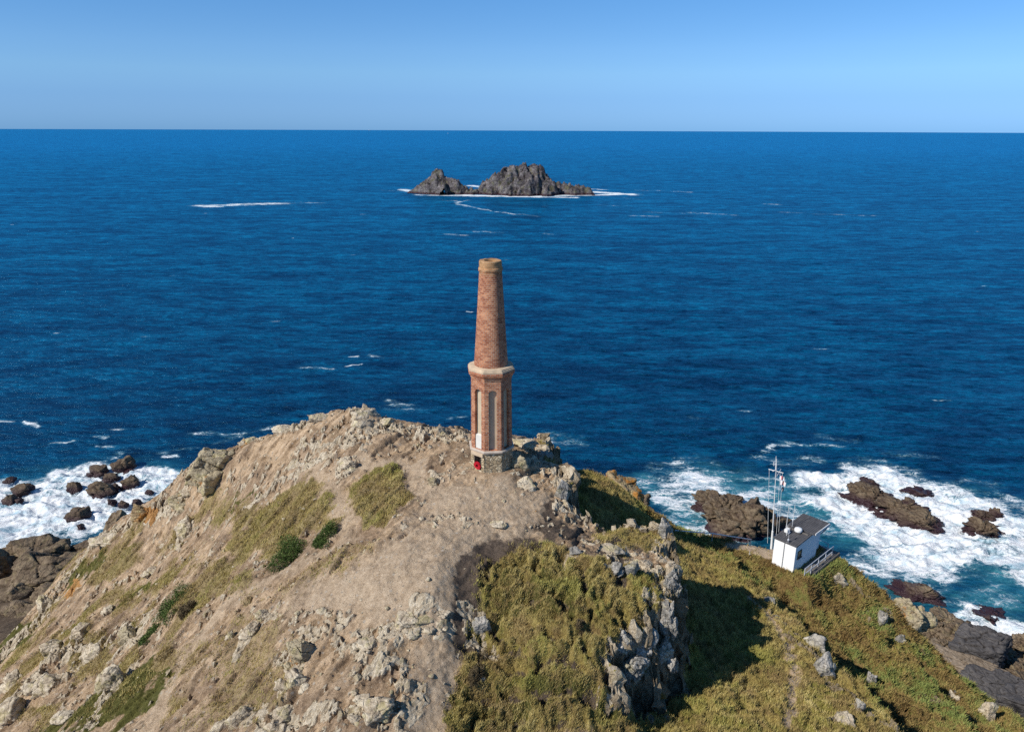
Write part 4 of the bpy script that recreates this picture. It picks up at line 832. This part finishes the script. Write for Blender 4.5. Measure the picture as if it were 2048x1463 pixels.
OB = [
 (1035,948,46,52,'large golden lichened boulder leaning against the right side of the chimney plinth',M_pale2,dict(merge=3)),
 (1050,975,52,30,'low cream boulder just in front of the golden boulder by the chimney',M_pale,dict(merge=2)),
 (1050,892,56,20,'grey angular boulder behind the right side of the chimney plinth',M_pale,dict(z=59.9,merge=2)),
 (1088,915,44,26,'dark grey boulder at the brink right of the chimney',M_cliff,dict(z=59.1,merge=2)),
 (1108,948,36,40,'pale craggy boulder on the brink with moss on top right of the chimney',M_pale,dict(z=58.7,merge=3)),
 (1122,1000,34,54,'tall pale rock rib on the steep edge below the chimney boulders',M_cliff,dict(merge=3)),
 (997,1052,44,20,'flat oval pale boulder lying alone on the bare dirt in front of the chimney',M_pale,dict(merge=1,flat=.5)),
 (868,967,30,22,'small dark broken boulder in the dry grass left of the chimney foot',M_pale2,dict(merge=2)),
 (418,962,112,104,'big blocky grey outcrop overlooking the surf at the left brink of the hilltop',M_pale2,dict(merge=5,dy=1.0,cat='outcrop',name='outcrop',sub=6,sink=.3,spread=.4)),
 (372,992,40,26,'cream ledge of rock at the foot of the blocky outcrop',M_pale,dict(merge=2)),
 (495,885,44,20,'rounded cream boulder on the skyline left of the chimney',M_pale2,dict(merge=2)),
 (560,868,50,16,'long low cream boulder on the skyline',M_pale,dict(merge=2)),
 (725,838,80,26,'broad cream crag forming the highest point of the hilltop skyline',M_pale,dict(merge=4,name='outcrop',cat='outcrop')),
 (770,850,40,18,'cream boulder stepping down right of the highest crag',M_pale,dict(merge=3)),
 (640,848,56,20,'cream ribbed boulder on the skyline left of the highest crag',M_pale,dict(merge=3)),
 (885,872,34,14,'small cream boulder on the skyline left of the chimney',M_pale,dict(merge=2)),
 (920,874,26,14,'tiny cream boulder touching the left side of the chimney on the skyline',M_pale,dict(merge=1)),
 (697,945,36,34,'stepped cream boulder beside the fork of the path below the marker stone',M_pale,dict(merge=4)),
 (352,1018,56,40,'grey rounded outcrop with orange lichen above the dark cove rock',M_pale2,dict(merge=2,name='outcrop',cat='outcrop')),
 (280,1042,62,44,'golden outcrop with orange lichen at the left brink',M_orange,dict(merge=3,name='outcrop',cat='outcrop')),
 (215,1090,70,24,'long cream ledge of rock along the left brink',M_pale,dict(merge=3)),
 (150,1118,44,40,'grey split boulder on the left brink above the shore rocks',M_pale2,dict(merge=2)),
 (115,1160,50,48,'cream boulder with a dark hollow on the left brink',M_pale,dict(merge=3)),
 (88,1225,34,60,'tall narrow cream rock on the far left brink',M_pale,dict(merge=2)),
 (213,1225,30,24,'small cream boulder on the dry slope left of the dark gorse',M_pale,dict(merge=2)),
 (305,1148,34,22,'white split stone above the strip of green turf',M_pale,dict(merge=3)),
 (372,1065,40,50,'jumble of cream stones halfway down the left slope',M_pale,dict(merge=5,spread=.6)),
 (252,1280,46,52,'grey green boulder below the dark gorse bush',M_pale2,dict(merge=3)),
 (160,1272,50,30,'cream boulder with rounded top on the left slope',M_pale,dict(merge=3)),
 (105,1310,54,48,'large cream crag low on the left slope',M_pale,dict(merge=4,name='outcrop',cat='outcrop')),
 (188,1320,50,44,'cream ridge of rock left of the footpath',M_pale,dict(merge=4)),
 (225,1380,60,70,'long leaning cream rock slab left of the footpath',M_pale,dict(merge=4,name='outcrop',cat='outcrop')),
 (90,1385,66,44,'broad cream crag near the lower left corner',M_pale,dict(merge=4,name='outcrop',cat='outcrop')),
 (25,1370,60,50,'cream crag at the left edge of the slope',M_pale,dict(merge=4,name='outcrop',cat='outcrop')),
 (20,1440,70,50,'cream slab in the lower left corner',M_pale,dict(merge=3)),
 (125,1440,50,34,'low cream boulder near the bottom edge at the left',M_pale,dict(merge=3)),
 (495,1205,26,30,'small upright boulder capped with orange lichen beside the footpath',M_orange,dict(merge=1)),
 (525,1240,34,30,'cream boulder at the top of the broken rib right of the footpath',M_pale,dict(merge=2)),
 (500,1275,40,44,'cream boulder in the middle of the broken rib right of the footpath',M_pale,dict(merge=3)),
 (462,1285,22,30,'narrow pointed cream boulder nearest the footpath',M_pale,dict(merge=1)),
 (598,1325,72,78,'large grey and cream boulder standing in the middle of the lower slope',M_pale2,dict(merge=3,name='boulder',sub=6)),
 (590,1375,60,40,'cream rubble at the foot of the large grey boulder',M_pale,dict(merge=5,spread=.6)),
 (480,1445,60,56,'cream outcrop at the bottom edge right of the footpath',M_pale,dict(merge=4,name='outcrop',cat='outcrop')),
 (560,1440,60,36,'low cream outcrop at the bottom edge below the large boulder',M_pale,dict(merge=5,spread=.6)),
 (735,1310,52,30,'flat topped cracked boulder in the bare earth of the lower centre',M_pale,dict(merge=3,flat=.6)),
 (717,1365,22,20,'single grey stone lying alone on the lower bare slope',M_pale2,dict(merge=1)),
 (820,1250,80,34,'cracked low ledge of cream rock left of the dirt path',M_pale,dict(merge=6,spread=.55,flat=.5)),
 (880,1225,40,20,'low cream ledge beside the dirt path',M_pale,dict(merge=3,flat=.5)),
 (750,1440,70,44,'broken cream outcrop at the bottom edge left of the dirt path',M_pale,dict(merge=6,spread=.6)),
 (958,1265,44,52,'grey boulder in the dark gully edge at the left of the grass dome',M_cliff,dict(merge=3)),
 (960,1375,24,20,'round stone half sunk in the grass low on the dome',M_pale,dict(merge=1)),
 (1158,1275,18,22,'small leaning stone in the grass of the dome',M_cliff,dict(merge=1)),
 (1150,1112,34,24,'pale stone near the top of the grass dome',M_cliff,dict(merge=2)),
 (1220,1105,60,26,'flat cream slab on the upper right of the grass dome',M_pale,dict(merge=3,flat=.5)),
 (1290,1135,52,30,'cream ledge of rock along the brow of the dome',M_pale,dict(merge=3)),
 (1228,1155,44,34,'grey stone poking through the brown turf of the dome',M_cliff,dict(merge=3)),
 (1262,1160,30,44,'grey upright rock beside the brow of the cliff',M_cliff,dict(merge=2)),
 (1330,1090,30,60,'grey rock buttress at the top of the cliff',M_cliff,dict(merge=3)),
 (1652,1350,60,60,'big grey weathered boulder beside the narrow path on the right slope',M_cliff,dict(merge=3)),
 (1630,1300,56,44,'long grey ledge of rock above the big weathered boulder',M_cliff,dict(merge=4,spread=.6)),
 (1672,1178,44,34,'blocky pale boulder lying below the white hut',M_pale,dict(merge=2,rz=-.5)),
 (1822,1256,84,78,'large golden crag on the brink above the right hand surf',M_pale2,dict(z=42.2,sink=.3,sub=6,merge=4,name='outcrop',cat='outcrop')),
 (1975,1440,54,60,'pale split slab near the lower right corner',M_pale,dict(merge=2)),
 (1690,1450,50,26,'pale low outcrop at the bottom edge of the right slope',M_pale,dict(merge=3)),
 (1765,1245,30,40,'slanting grey rock slab in the upper gully of the right slope',M_cliff,dict(merge=2)),
 (1800,1290,34,36,'grey stone with a dark underside at the lower gully of the right slope',M_cliff,dict(merge=2)),
 (1555,1232,20,16,'small grey rock on the ridge left of the narrow path',M_cliff,dict(merge=2)),
 (1540,1205,26,14,'flat grey rock on the ridge below the hut',M_cliff,dict(merge=2)),
 (1720,1430,24,34,'grey pointed rock near the bottom of the shaded gully',M_cliff,dict(merge=2)),
 (1910,1400,30,20,'low pale rock in the heath near the shore slabs',M_pale,dict(merge=2)),
 (1740,1370,22,60,'narrow grey rib of rock in the shaded gully edge',M_cliff,dict(merge=3)),
 (1262,1365,58,70,'dark grey crag at the foot of the shaded cliff where the dome ends',M_cliff,dict(merge=4,name='crag',cat='crag',sub=6,sink=.3,rough=.16)),
 (1290,1310,62,96,'tall fractured grey crag in the middle of the shaded cliff',M_cliff,dict(merge=4,name='crag',cat='crag',sub=6,sink=.35,rough=.16)),
 (1325,1325,44,80,'grey buttress leaning out of the right side of the shaded cliff',M_cliff,dict(merge=4,name='crag',cat='crag',sub=6,sink=.35,rough=.16)),
 (1335,1250,42,90,'grey crag at the right end of the cliff just below its brow',M_cliff,dict(merge=4,name='crag',cat='crag',sub=6,sink=.35,rough=.16)),
 (1342,1180,36,70,'pale ribbed crag on the right brow of the dome',M_cliff,dict(merge=4,name='crag',cat='crag',sub=6,sink=.35,rough=.16)),
 (1252,1285,44,50,'cream crag at the top left of the cliff with turf above it',M_cliff,dict(merge=4,name='crag',cat='crag',sub=6,sink=.4,rough=.16)),
 (800,1000,0,0,None,None,None)]
for i, (u, v, w_, h_, lab, mt_, kk) in enumerate(OB):
    if lab: on_ground(u, v, w_, h_, 100+i, lab, mt_, **kk)
# orange headland knob and dark rocks right of the hill
def at_sea(u, v, wpx, hpx, seed, label, mat, dy=.9, zb=0.0, sink=.28, **k):
    p_ = at(u, v, zb); s_ = depth_of(p_); w_ = wpx*s_/F; hh_ = hpx*s_/F
    return rock_obj(k.pop('name', 'sea_rock'), (p_[0], p_[1]+w_*dy*.3, zb+hh_*(.5-sink)), (w_, w_*dy, hh_*1.3), seed, mat, label, **k)
o = at_sea(1235, 1005, 92, 50, 301, 'orange lichened rock knob rising behind the shaded slope right of the chimney', M_orange, zb=33, merge=4, spread=.5, name='outcrop', cat='outcrop', sub=6)
o = at_sea(1275, 1022, 60, 34, 302, 'dark rock at the right end of the orange knob', M_shore, zb=32, merge=3, name='outcrop', cat='outcrop')
SR = [(240,945,62,36,'twin topped dark rock at the back of the left surf'),(192,953,50,26,'dark rock at the top left of the cluster in the left surf'),(218,966,40,18,'low dark rock in the middle of the left surf cluster'),(258,978,50,34,'rounded purple brown rock at the right of the left surf cluster'),(145,985,34,30,'dark pointed rock at the left of the surf cluster'),(198,995,66,34,'large flat topped brown rock in the middle of the left surf'),(226,985,30,24,'dark wet rock touching the large flat topped rock'),(222,1012,26,18,'small dark rock just below the large flat topped rock'),(148,1045,64,34,'wedge shaped brown rock in the lower left surf'),(160,1060,20,15,'small round rock below the wedge shaped rock'),(245,1018,26,22,'dark rock in the surf nearest the hillside'),(272,1012,24,18,'small dark rock against the foot of the left cliff'),
      (38,992,44,30,'dark rock at the left end of the left surf'),(15,1012,44,26,'low dark rock on the left edge of the surf'),(55,985,28,18,'small dark rock right of the left end rocks'),(15,968,30,14,'half awash rock farthest left in the surf'),
      (300,990,20,12,'tiny awash rock near the foot of the blocky outcrop')]
for i, (u, v, w_, h_, lab) in enumerate(SR): at_sea(u, v, w_*.86, h_*.9, 400+i, lab, M_wet, merge=2 if w_ > 28 else 1, spread=.4)
at_sea(243, 1075, 56, 62, 431, 'tall brown slab of rock rising from the cove under the left brink', M_shore, merge=2, sub=6)
SH = [(30,1130,110,44,'dark jagged shore rock below the left surf'),(100,1120,80,36,'brown shore rock at the edge of the cove'),(60,1180,150,70,'large brown shore rock with a shadowed cleft in the left cove'),(130,1160,90,56,'rounded brown shore rock beside the hillside'),(15,1215,80,50,'dark shore rock at the left edge'),(100,1225,110,44,'low brown shore rock under the left brink'),(170,1105,60,26,'flat brown rock where the surf meets the cove'),(40,1255,100,36,'pale brown rock at the foot of the left slope'),(-40,1170,120,80,'dark shore rock at the far left')]
for i, (u, v, w_, h_, lab) in enumerate(SH): at_sea(u, v, w_, h_, 450+i, lab, M_shore, merge=4, spread=.45, zb=1.0, name='shore_rock', sub=6 if w_ > 90 else 5)
RR = [(1440,1022,90,40,'low brown hump at the left end of the rock behind the hut',M_wet,dict(merge=3)),(1500,1075,150,84,'big rounded brown rock in the surf behind the white hut',M_wet,dict(merge=6,spread=.34,sub=6,rough=.14)),(1445,1050,90,50,'brown shoulder of the rock behind the hut nearest the handrail',M_wet,dict(merge=3,sub=6)),
 (1745,1008,110,40,'long flat brown reef with water pouring off in the right surf',M_wet,dict(merge=5,spread=.4,sub=6)),(1810,1040,110,44,'brown reef shelf streaked with white water right of the long flat reef',M_wet,dict(merge=5,spread=.4,sub=6)),(1850,1062,90,40,'dark reef end with waterfalls in the right surf',M_wet,dict(merge=4,spread=.4)),(1742,975,46,14,'dark rock behind the long flat reef'  ,M_wet,dict(merge=2)),(1850,996,60,14,'low dark rock behind the reef shelf',M_wet,dict(merge=3)),
 (1968,1072,76,30,'flat reddish rock in the right surf',M_wet,dict(merge=3)),(1965,1040,50,22,'dark rock with a notch behind the flat reddish rock',M_wet,dict(merge=2)),(1995,1038,30,20,'small dark rock at the right of the notched rock',M_wet,dict(merge=1)),
 (1850,1205,90,34,'flat brown rock at the water just beyond the golden crag',M_shore,dict(merge=3,sub=6)),(1985,1240,60,16,'awash rock under white water at the right',M_wet,dict(merge=2))]
for i, (u, v, w_, h_, lab, mt_, kk) in enumerate(RR): at_sea(u, v, w_, h_, 500+i, lab, mt_, zb=0, **{**dict(rough=.15, cell=2.6, cracks=.1, sink=.38), **kk, 'sub': 6})
RS = [(1900,1262,80,34,'brown rock ledge at the foot of the golden crag',M_shore,3),(1925,1300,110,50,'layered brown shore ledge behind the hillside',M_shore,3),(2010,1330,90,40,'brown rock below the dark wedge by the surf',M_shore,3),(2055,1310,60,30,'brown rock at the right edge beside the surf',M_shore,2),(1890,1330,90,40,'pale brown layered ledge nearest the hillside',M_shore,2),(2050,1365,70,36,'golden brown block at the right edge',M_shore,2),(1990,1372,44,30,'rounded brown block under the dark wedge',M_shore,2),(2070,1410,90,50,'brown rock low at the right edge',M_shore,3),(1870,1290,70,44,'brown ledge in the shadow of the golden crag',M_shore,3),(2110,1350,90,60,'brown shore rock off the right edge',M_shore,3),(2120,1440,90,60,'low shore rock off the lower right corner',M_shore,3),(2030,1345,34,24,'small tan boulder between the dark wedge and the right edge',M_pslab,1),(1998,1345,30,22,'rounded tan boulder touching the right end of the dark wedge',M_pslab,1),(2040,1425,40,24,'brown stone wedged under the lowest dark block',M_shore,1),(1935,1275,50,22,'thin brown shelf behind the dark wedge',M_shore,2)]
for i, (u, v, w_, h_, lab, mt_, mg) in enumerate(RS): at_sea(u, v, w_, h_, 550+i, lab, mt_, zb=1.5, merge=mg+3, spread=.5, rough=.16, cell=2.4, cracks=.1, name='shore_rock', sub=6)
# dark squared blocks
def block(u, v, zb, dims, rz, rx, ry, seed, label, mat):
    p_ = at(u, v, zb); g = np.random.default_rng(seed); v_, f_ = ICO[6]
    q = v_/np.power(np.sum(np.abs(v_)**9, 1), 1/9)[:, None]; fa_, fb_ = facets(q[:, 0]*1.3+q[:, 2]*.8, q[:, 1]*1.5+q[:, 2]*1.1, seed); fc_, fd_ = facets(q[:, 0]*4+q[:, 2]*2, q[:, 1]*4+q[:, 2]*3, seed+9); q = q*(1+fbm3(q, 1.3, 5, seed)[:, None]*.07+((fa_-.5)*.16-(1-fb_)*.07+(fc_-.5)*.05-(1-fd_)*.03)[:, None]); q[:, 0] += q[:, 1]*.25; q = q*np.array(dims)/2
    o = link_mesh('rock_block', np_mesh('rock_block', q, f_), mat, None, p_, True); o.rotation_euler = (rx, ry, rz); return tag(o, label, 'rock')
block(1958, 1300, 5.0, (6.8, 5.4, 5.5), R(-32), R(12), R(-4), 1, 'huge dark grey wedge shaped block leaning beside the right hand surf', M_slab)
block(1905, 1330, 4.0, (12, 3.8, 3), R(-36), R(14), 0, 2, 'long pale brown slab below the dark wedge', M_pslab)
block(1965, 1362, 4.2, (5, 3.2, 2.6), R(-36), R(14), 0, 3, 'dark grey slab with a white vein beside the hillside', M_slab)
block(2018, 1375, 4.2, (5, 3.2, 3.0), R(-36), R(14), 0, 4, 'small dark block stepping down from the dark slab', M_slab)
block(2046, 1405, 5.0, (5.4, 4, 3.5), R(-30), R(12), 0, 5, 'dark grey block with rounded corners at the right edge', M_slab)
block(1990, 1392, 3.8, (4, 2.6, 2.4), R(-36), R(14), 0, 6, 'dark fractured slab between the two dark blocks', M_slab)

# ------------------------------------------------------------------ the two offshore islands
def island(name, label, prof, ub, vb, dep, seed, skew=0):
    base = at(ub, vb, 0); s_ = depth_of(base); k = s_/F
    P_ = np.array(prof, float); us = P_[:, 0]; hs_ = (vb-P_[:, 1])*k*1.0
    x0, x1 = (us[0]-ub)*k, (us[-1]-ub)*k; nx = int((x1-x0)/1.1); ny = int(dep*2/1.1)
    X_, Y_ = np.meshgrid(np.linspace(x0-6, x1+6, nx), np.linspace(-dep, dep, ny)); X = X_.ravel(); Y = Y_.ravel()
    h = np.interp(X+Y*skew, (us-ub)*k, hs_, left=0, right=0); wd = dep*(.35+.65*np.clip(h/max(hs_), 0, 1)); yy = np.abs(Y+fbm2(X/18, Y/18, 3, seed)*14)/wd
    z = (h+4)*np.clip(1-yy**1.15, 0, 1)**.9-4+0*X
    f1, k1 = facets(X/16+Y/30, Y/11-X/30, seed+1, 1.2); f2, k2 = facets(X/6+Y/12, Y/4.5-X/12, seed+2, 1.2); f3, k3 = facets(X/2.6, Y/2.4, seed+3)
    am = np.clip((z+4)/14, 0, 1); z = z+am*((f1-.6)*3+(f2-.5)*3.0+(f3-.5)*2.0-(1-k1)*1.6-(1-k2)*1.2)
    me_ = np_mesh(name, np.stack([X, Y, z], 1), grid_faces(ny, nx)); o = link_mesh(name, me_, M_island, None, base+np.array([0, dep*.8, 0]), True)
    return tag(o, label, 'island')
island('rock_island', 'smaller offshore rock island with a single pointed knob at its left', [(812,389),(825,380),(842,370),(855,362),(863,350),(870,340),(878,339),(886,351),(904,361),(921,371),(945,378),(962,384),(972,389)], 885, 390, 30, 11, .3)
island('rock_island', 'larger craggy rock island with several summits offshore', [(946,389),(958,376),(974,362),(995,350),(1004,342),(1024,333),(1030,337),(1040,331),(1050,331),(1056,340),(1065,334),(1083,340),(1094,354),(1103,364),(1121,372),(1144,373),(1165,375),(1180,380),(1188,389)], 1060, 392, 42, 12, .3)

# ------------------------------------------------------------------ shrubs
def leafmat(name, a, b, c_, brown=None):
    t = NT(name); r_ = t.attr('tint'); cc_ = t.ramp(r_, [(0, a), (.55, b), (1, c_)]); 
    if brown is not None: q_ = t.pos(); cc_ = t.mix(t.math('MULTIPLY', t.smooth(t.noise(q_, .75, 6, .7), .47, .60), .55), cc_, brown); cc_ = t.mix(t.math('MULTIPLY', t.smooth(t.noise(t.mapping(q_, loc=(9, 4, 2)), .4, 5, .6), .5, .64), .6), cc_, (.36, .36, .085))
    return t.fin(cc_, .75, None, .15)
M_gorse = leafmat('gorse leaves', (.02, .035, .01), (.07, .11, .025), (.16, .2, .06)); M_heath = leafmat('dry heather', (.05, .035, .02), (.13, .095, .05), (.2, .16, .09)); M_stem = simple('woody stem', (.09, .065, .045), .9)
def leaf_cloud(rg_, n, rad, ls, squash=1.0):
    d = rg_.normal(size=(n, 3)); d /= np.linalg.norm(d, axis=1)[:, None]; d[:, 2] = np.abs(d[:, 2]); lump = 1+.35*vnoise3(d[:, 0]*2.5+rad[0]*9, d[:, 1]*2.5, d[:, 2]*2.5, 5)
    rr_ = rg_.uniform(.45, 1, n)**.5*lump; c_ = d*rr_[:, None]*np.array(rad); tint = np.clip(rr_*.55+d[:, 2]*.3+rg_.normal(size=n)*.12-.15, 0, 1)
    a = rg_.normal(size=(n, 3)); a /= np.linalg.norm(a, axis=1)[:, None]; b = np.cross(a, rg_.normal(size=(n, 3))); b /= np.linalg.norm(b, axis=1)[:, None]
    L = ls*rg_.uniform(.6, 1.3, n)[:, None]; V = np.stack([c_-a*L*.5, c_+b*L*.28, c_+a*L*.5+d*L*.3], 1).reshape(-1, 3)
    return V, np.arange(n*3).reshape(-1, 3), np.repeat(tint, 3)
def shrub(u, v, wpx, dpx, h_, seed, label, mat=None, n=5200):
    c_ = hit(u, v); s_ = depth_of(c_); rx_ = wpx*s_/F/2; ry_ = dpx*s_/F/2/.5; rg_ = np.random.default_rng(seed); z_ = float(ztop(c_[0], c_[1]))
    root = empty('gorse_bush' if mat is None else 'heather_bush', (c_[0], c_[1], z_-.08), label=label, cat='shrub'); V, Fc, T1 = [], [], []; k = 0
    for j in range(7):
        o_ = np.array([rg_.uniform(-.6, .6)*rx_, rg_.uniform(-.6, .6)*ry_, 0]); o_[2] = float(ztop(c_[0]+o_[0], c_[1]+o_[1]))-z_
        v_, f_, t_ = leaf_cloud(rg_, n//7, (rx_*.55, ry_*.55, h_*rg_.uniform(.7, 1.1)), .10); V.append(v_+o_); Fc.append(f_+k); T1.append(t_); k += len(v_)
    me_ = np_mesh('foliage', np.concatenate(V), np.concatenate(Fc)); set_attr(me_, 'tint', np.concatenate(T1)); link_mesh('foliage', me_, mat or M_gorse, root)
    m = MB()
    for j in range(9): a = rg_.uniform(0, 6.28); m.tube((0, 0, -.1), (math.cos(a)*rx_*.5, math.sin(a)*ry_*.5, h_*.6), .03, .012, 6)
    m.build('stems', M_stem, root)
shrub(570, 1108, 92, 50, .75, 1, 'largest dark green gorse bush beside the footpath', n=9000)
shrub(648, 1078, 50, 30, .6, 2, 'brownish gorse bush at the bend of the footpath')
shrub(340, 1225, 64, 46, .75, 3, 'round dark green gorse bush left of the footpath', n=7000)
shrub(372, 1222, 34, 26, .5, 4, 'dry brown bush against the round gorse bush', M_heath)
shrub(298, 1268, 44, 26, .45, 5, 'small dark green bush below the round gorse bush')
shrub(960, 1345, 44, 50, .5, 6, 'pinkish brown heather tuft above the round stone in the grass', M_heath)
shrub(1160, 1255, 26, 20, .35, 7, 'small brown heather tuft beside the leaning stone on the dome', M_heath)

# ------------------------------------------------------------------ grass and heath cover (uncountable)
def scatter_blades(name, n, wfield, region, hgt, wid, nb_, tintf, mat, seed, lean_=.5, clump=.06):
    rg_ = np.random.default_rng(seed); (xa, xb, ya, yb) = region; k = 0; PX = []; PY = []
    while k < n:
        px_ = rg_.uniform(xa, xb, n*2); py_ = rg_.uniform(ya, yb, n*2); w_ = wfield(px_, py_); q = rg_.random(n*2) < w_; PX.append(px_[q]); PY.append(py_[q]); k += q.sum()
        if len(PX) > 60: break
    px_ = np.concatenate(PX)[:n]; py_ = np.concatenate(PY)[:n]; n = len(px_); sc__ = rg_.uniform(.55, 1.35, n)*(1+.5*vnoise2(px_*.9, py_*.9, 8)); ti = tintf(px_, py_, rg_)
    N_ = n*nb_; cx = np.repeat(px_, nb_)+rg_.normal(size=N_)*clump; cy = np.repeat(py_, nb_)+rg_.normal(size=N_)*clump; cz = ztop(cx, cy)-.03
    a = rg_.uniform(0, 6.283, N_); H = hgt*np.repeat(sc__, nb_)*rg_.uniform(.6, 1.2, N_); W_ = wid*.8*rg_.uniform(.6, 1.3, N_); la = rg_.uniform(0, 6.283, N_); le = lean_*H*rg_.uniform(.2, 1.2, N_)
    dx, dy = np.cos(a)*W_/2, np.sin(a)*W_/2
    V = np.stack([np.stack([cx-dx, cy-dy, cz], 1), np.stack([cx+dx, cy+dy, cz], 1), np.stack([cx+np.cos(la)*le+H*.2, cy+np.sin(la)*le+H*.12, cz+H], 1)], 1).reshape(-1, 3)
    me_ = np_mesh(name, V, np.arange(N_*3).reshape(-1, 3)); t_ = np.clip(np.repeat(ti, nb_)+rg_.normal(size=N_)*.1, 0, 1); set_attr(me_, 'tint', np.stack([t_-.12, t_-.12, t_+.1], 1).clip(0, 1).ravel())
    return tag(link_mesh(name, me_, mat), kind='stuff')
M_grass = leafmat('dry tussock grass', (.14, .10, .03), (.42, .33, .11), (.74, .62, .28), (.32, .21, .10)); M_brack = leafmat('bracken and heath', (.17, .105, .04), (.32, .235, .08), (.19, .24, .065))
inpic = lambda a, b: np.abs(a) < .78*(b+4)
W1 = lambda a, b: np.clip(fld(grass, a, b)*(1-.6*fld(thin, a, b))*fld(upper, a, b)*(1-fld(rockup, a, b))*(1-.9*fld(dark, a, b)), 0, 1)**1.5*inpic(a, b)
scatter_blades('dry_grass', 42000, W1, (-38, 12, 24, 56), .17, .035, 6, lambda a, b, g: .5+.3*fbm2(a*.5, b*.5, 3, 12)+.12*g.normal(size=len(a)), M_grass, 21)
W2 = lambda a, b: np.clip(fld(grass, a, b)*(1-fld(upper, a, b))*(1-fld(heath, a, b))*(1-fld(rockup, a, b)), 0, 1)*inpic(a, b)*(fld(z0, a, b) > 30)
scatter_blades('rough_grass', 42000, W2, (0, 36, 24, 60), .2, .04, 6, lambda a, b, g: .5+.3*fbm2(a*.4, b*.4, 3, 13)+.12*g.normal(size=len(a)), M_grass, 22)
W3 = lambda a, b: np.clip(fld(heath, a, b)*(1-fld(rockup, a, b)), 0, 1)*inpic(a, b)*(fld(z0, a, b) > 28)
scatter_blades('heath_cover', 40000, W3, (4, 46, 28, 60), .22, .09, 6, lambda a, b, g: .5+1.2*fbm2(a*.3, b*.3, 4, 14)+.1*g.normal(size=len(a)), M_brack, 23, lean_=1.0, clump=.12)
# ------------------------------------------------------------------ loose stones
pro = []
for i in range(7):
    v_, f_ = rock_shape(900+i, (1, 1, .7), 3); pro.append(np_mesh('loose_stone', v_, f_)); pro[-1].materials.append((M_pale, M_pale2, M_pale)[i % 3]); pro[-1].polygons.foreach_set('use_smooth', np.ones(len(f_), dtype=bool))
rq = random.Random(11); cnt = 0
zones = [((560, 1220), (890, 1460), 60), ((420, 960), (640, 1060), 24), ((560, 880), (930, 990), 22), ((830, 940), (1080, 1060), 16), ((230, 1040), (480, 1200), 24), ((60, 1200), (300, 1460), 16), ((640, 1060), (900, 1220), 15)]
for (ua, va), (ub_, vb_), n_ in zones:
    for i in range(n_):
        h_ = hit(rq.uniform(ua, ub_), rq.uniform(va, vb_)); s_ = .07+.22*rq.random()**2.5
        o = bpy.data.objects.new('loose_stone', pro[rq.randrange(7)]); col.objects.link(o); o.location = (h_[0], h_[1], float(ztop(h_[0], h_[1]))+s_*.12); o.scale = (s_*rq.uniform(.8, 1.4), s_, s_*rq.uniform(.6, 1)); o.rotation_euler = (0, 0, rq.uniform(0, 6.28))
        tag(o, 'small loose cream stone lying on the dry ground of the hilltop', 'stone', 'loose stones scattered over the hilltop')
# ------------------------------------------------------------------ light
SUN_AZ = R(-126); SUN_EL = R(41)          # direction TO the sun measured from +Y, clockwise positive: behind the camera, to the left
sd = Vector((-.85*math.cos(SUN_EL), -.527*math.cos(SUN_EL), math.sin(SUN_EL)))
sl_ = bpy.data.lights.new('sun', 'SUN'); sl_.energy = 5.0; sl_.angle = R(.53); sl_.color = (1, .955, .89)
so = bpy.data.objects.new('sun', sl_); col.objects.link(so); so.rotation_euler = sd.to_track_quat('Z', 'Y').to_euler(); so.location = (-60, -40, 150)
w = bpy.data.worlds.new('World'); sc.world = w; w.use_nodes = True; nt = w.node_tree
sky = nt.nodes.new('ShaderNodeTexSky'); sky.sky_type = 'NISHITA'; sky.sun_disc = False; sky.sun_elevation = SUN_EL; sky.sun_rotation = math.atan2(-.85, -.527)
sky.altitude = 0; sky.air_density = .4; sky.dust_density = 0; sky.ozone_density = 1.5
bg = nt.nodes['Background']; hs = nt.nodes.new('ShaderNodeHueSaturation'); hs.inputs['Saturation'].default_value = 1.2; hs.inputs['Value'].default_value = 1.0
nt.links.new(sky.outputs[0], hs.inputs['Color']); 
tc = nt.nodes.new('ShaderNodeTexCoord'); sp = nt.nodes.new('ShaderNodeSeparateXYZ'); nt.links.new(tc.outputs['Generated'], sp.inputs[0])
cr = nt.nodes.new('ShaderNodeValToRGB'); nt.links.new(sp.outputs['Z'], cr.inputs[0])      # tint by elevation: sky multiplied darker and bluer towards the horizon
stops = [(0, (.23, .36, .58)), (.0372, (.53, .62, .72)), (.0652, (.86, .9, .86)), (.0926, (1, 1.04, .98)), (.16, (1.1, 1.25, 1.2))]
while len(cr.color_ramp.elements) < len(stops): cr.color_ramp.elements.new(.5)
for e_, (q_, c_) in zip(cr.color_ramp.elements, stops): e_.position = q_; e_.color = (*c_, 1)
mx = nt.nodes.new('ShaderNodeMix'); mx.data_type = 'RGBA'; mx.blend_type = 'MULTIPLY'; mx.inputs[0].default_value = 1
nt.links.new(hs.outputs[0], mx.inputs[6]); nt.links.new(cr.outputs[0], mx.inputs[7]); nt.links.new(mx.outputs[2], bg.inputs[0]); bg.inputs[1].default_value = .15
sc.view_settings.view_transform = 'Standard'; sc.view_settings.look = 'None'; sc.view_settings.exposure = 0; sc.view_settings.gamma = 1
sc.render.engine = 'CYCLES'; sc.cycles.max_bounces = 6; sc.cycles.use_denoising = False
sc.render.film_transparent = False
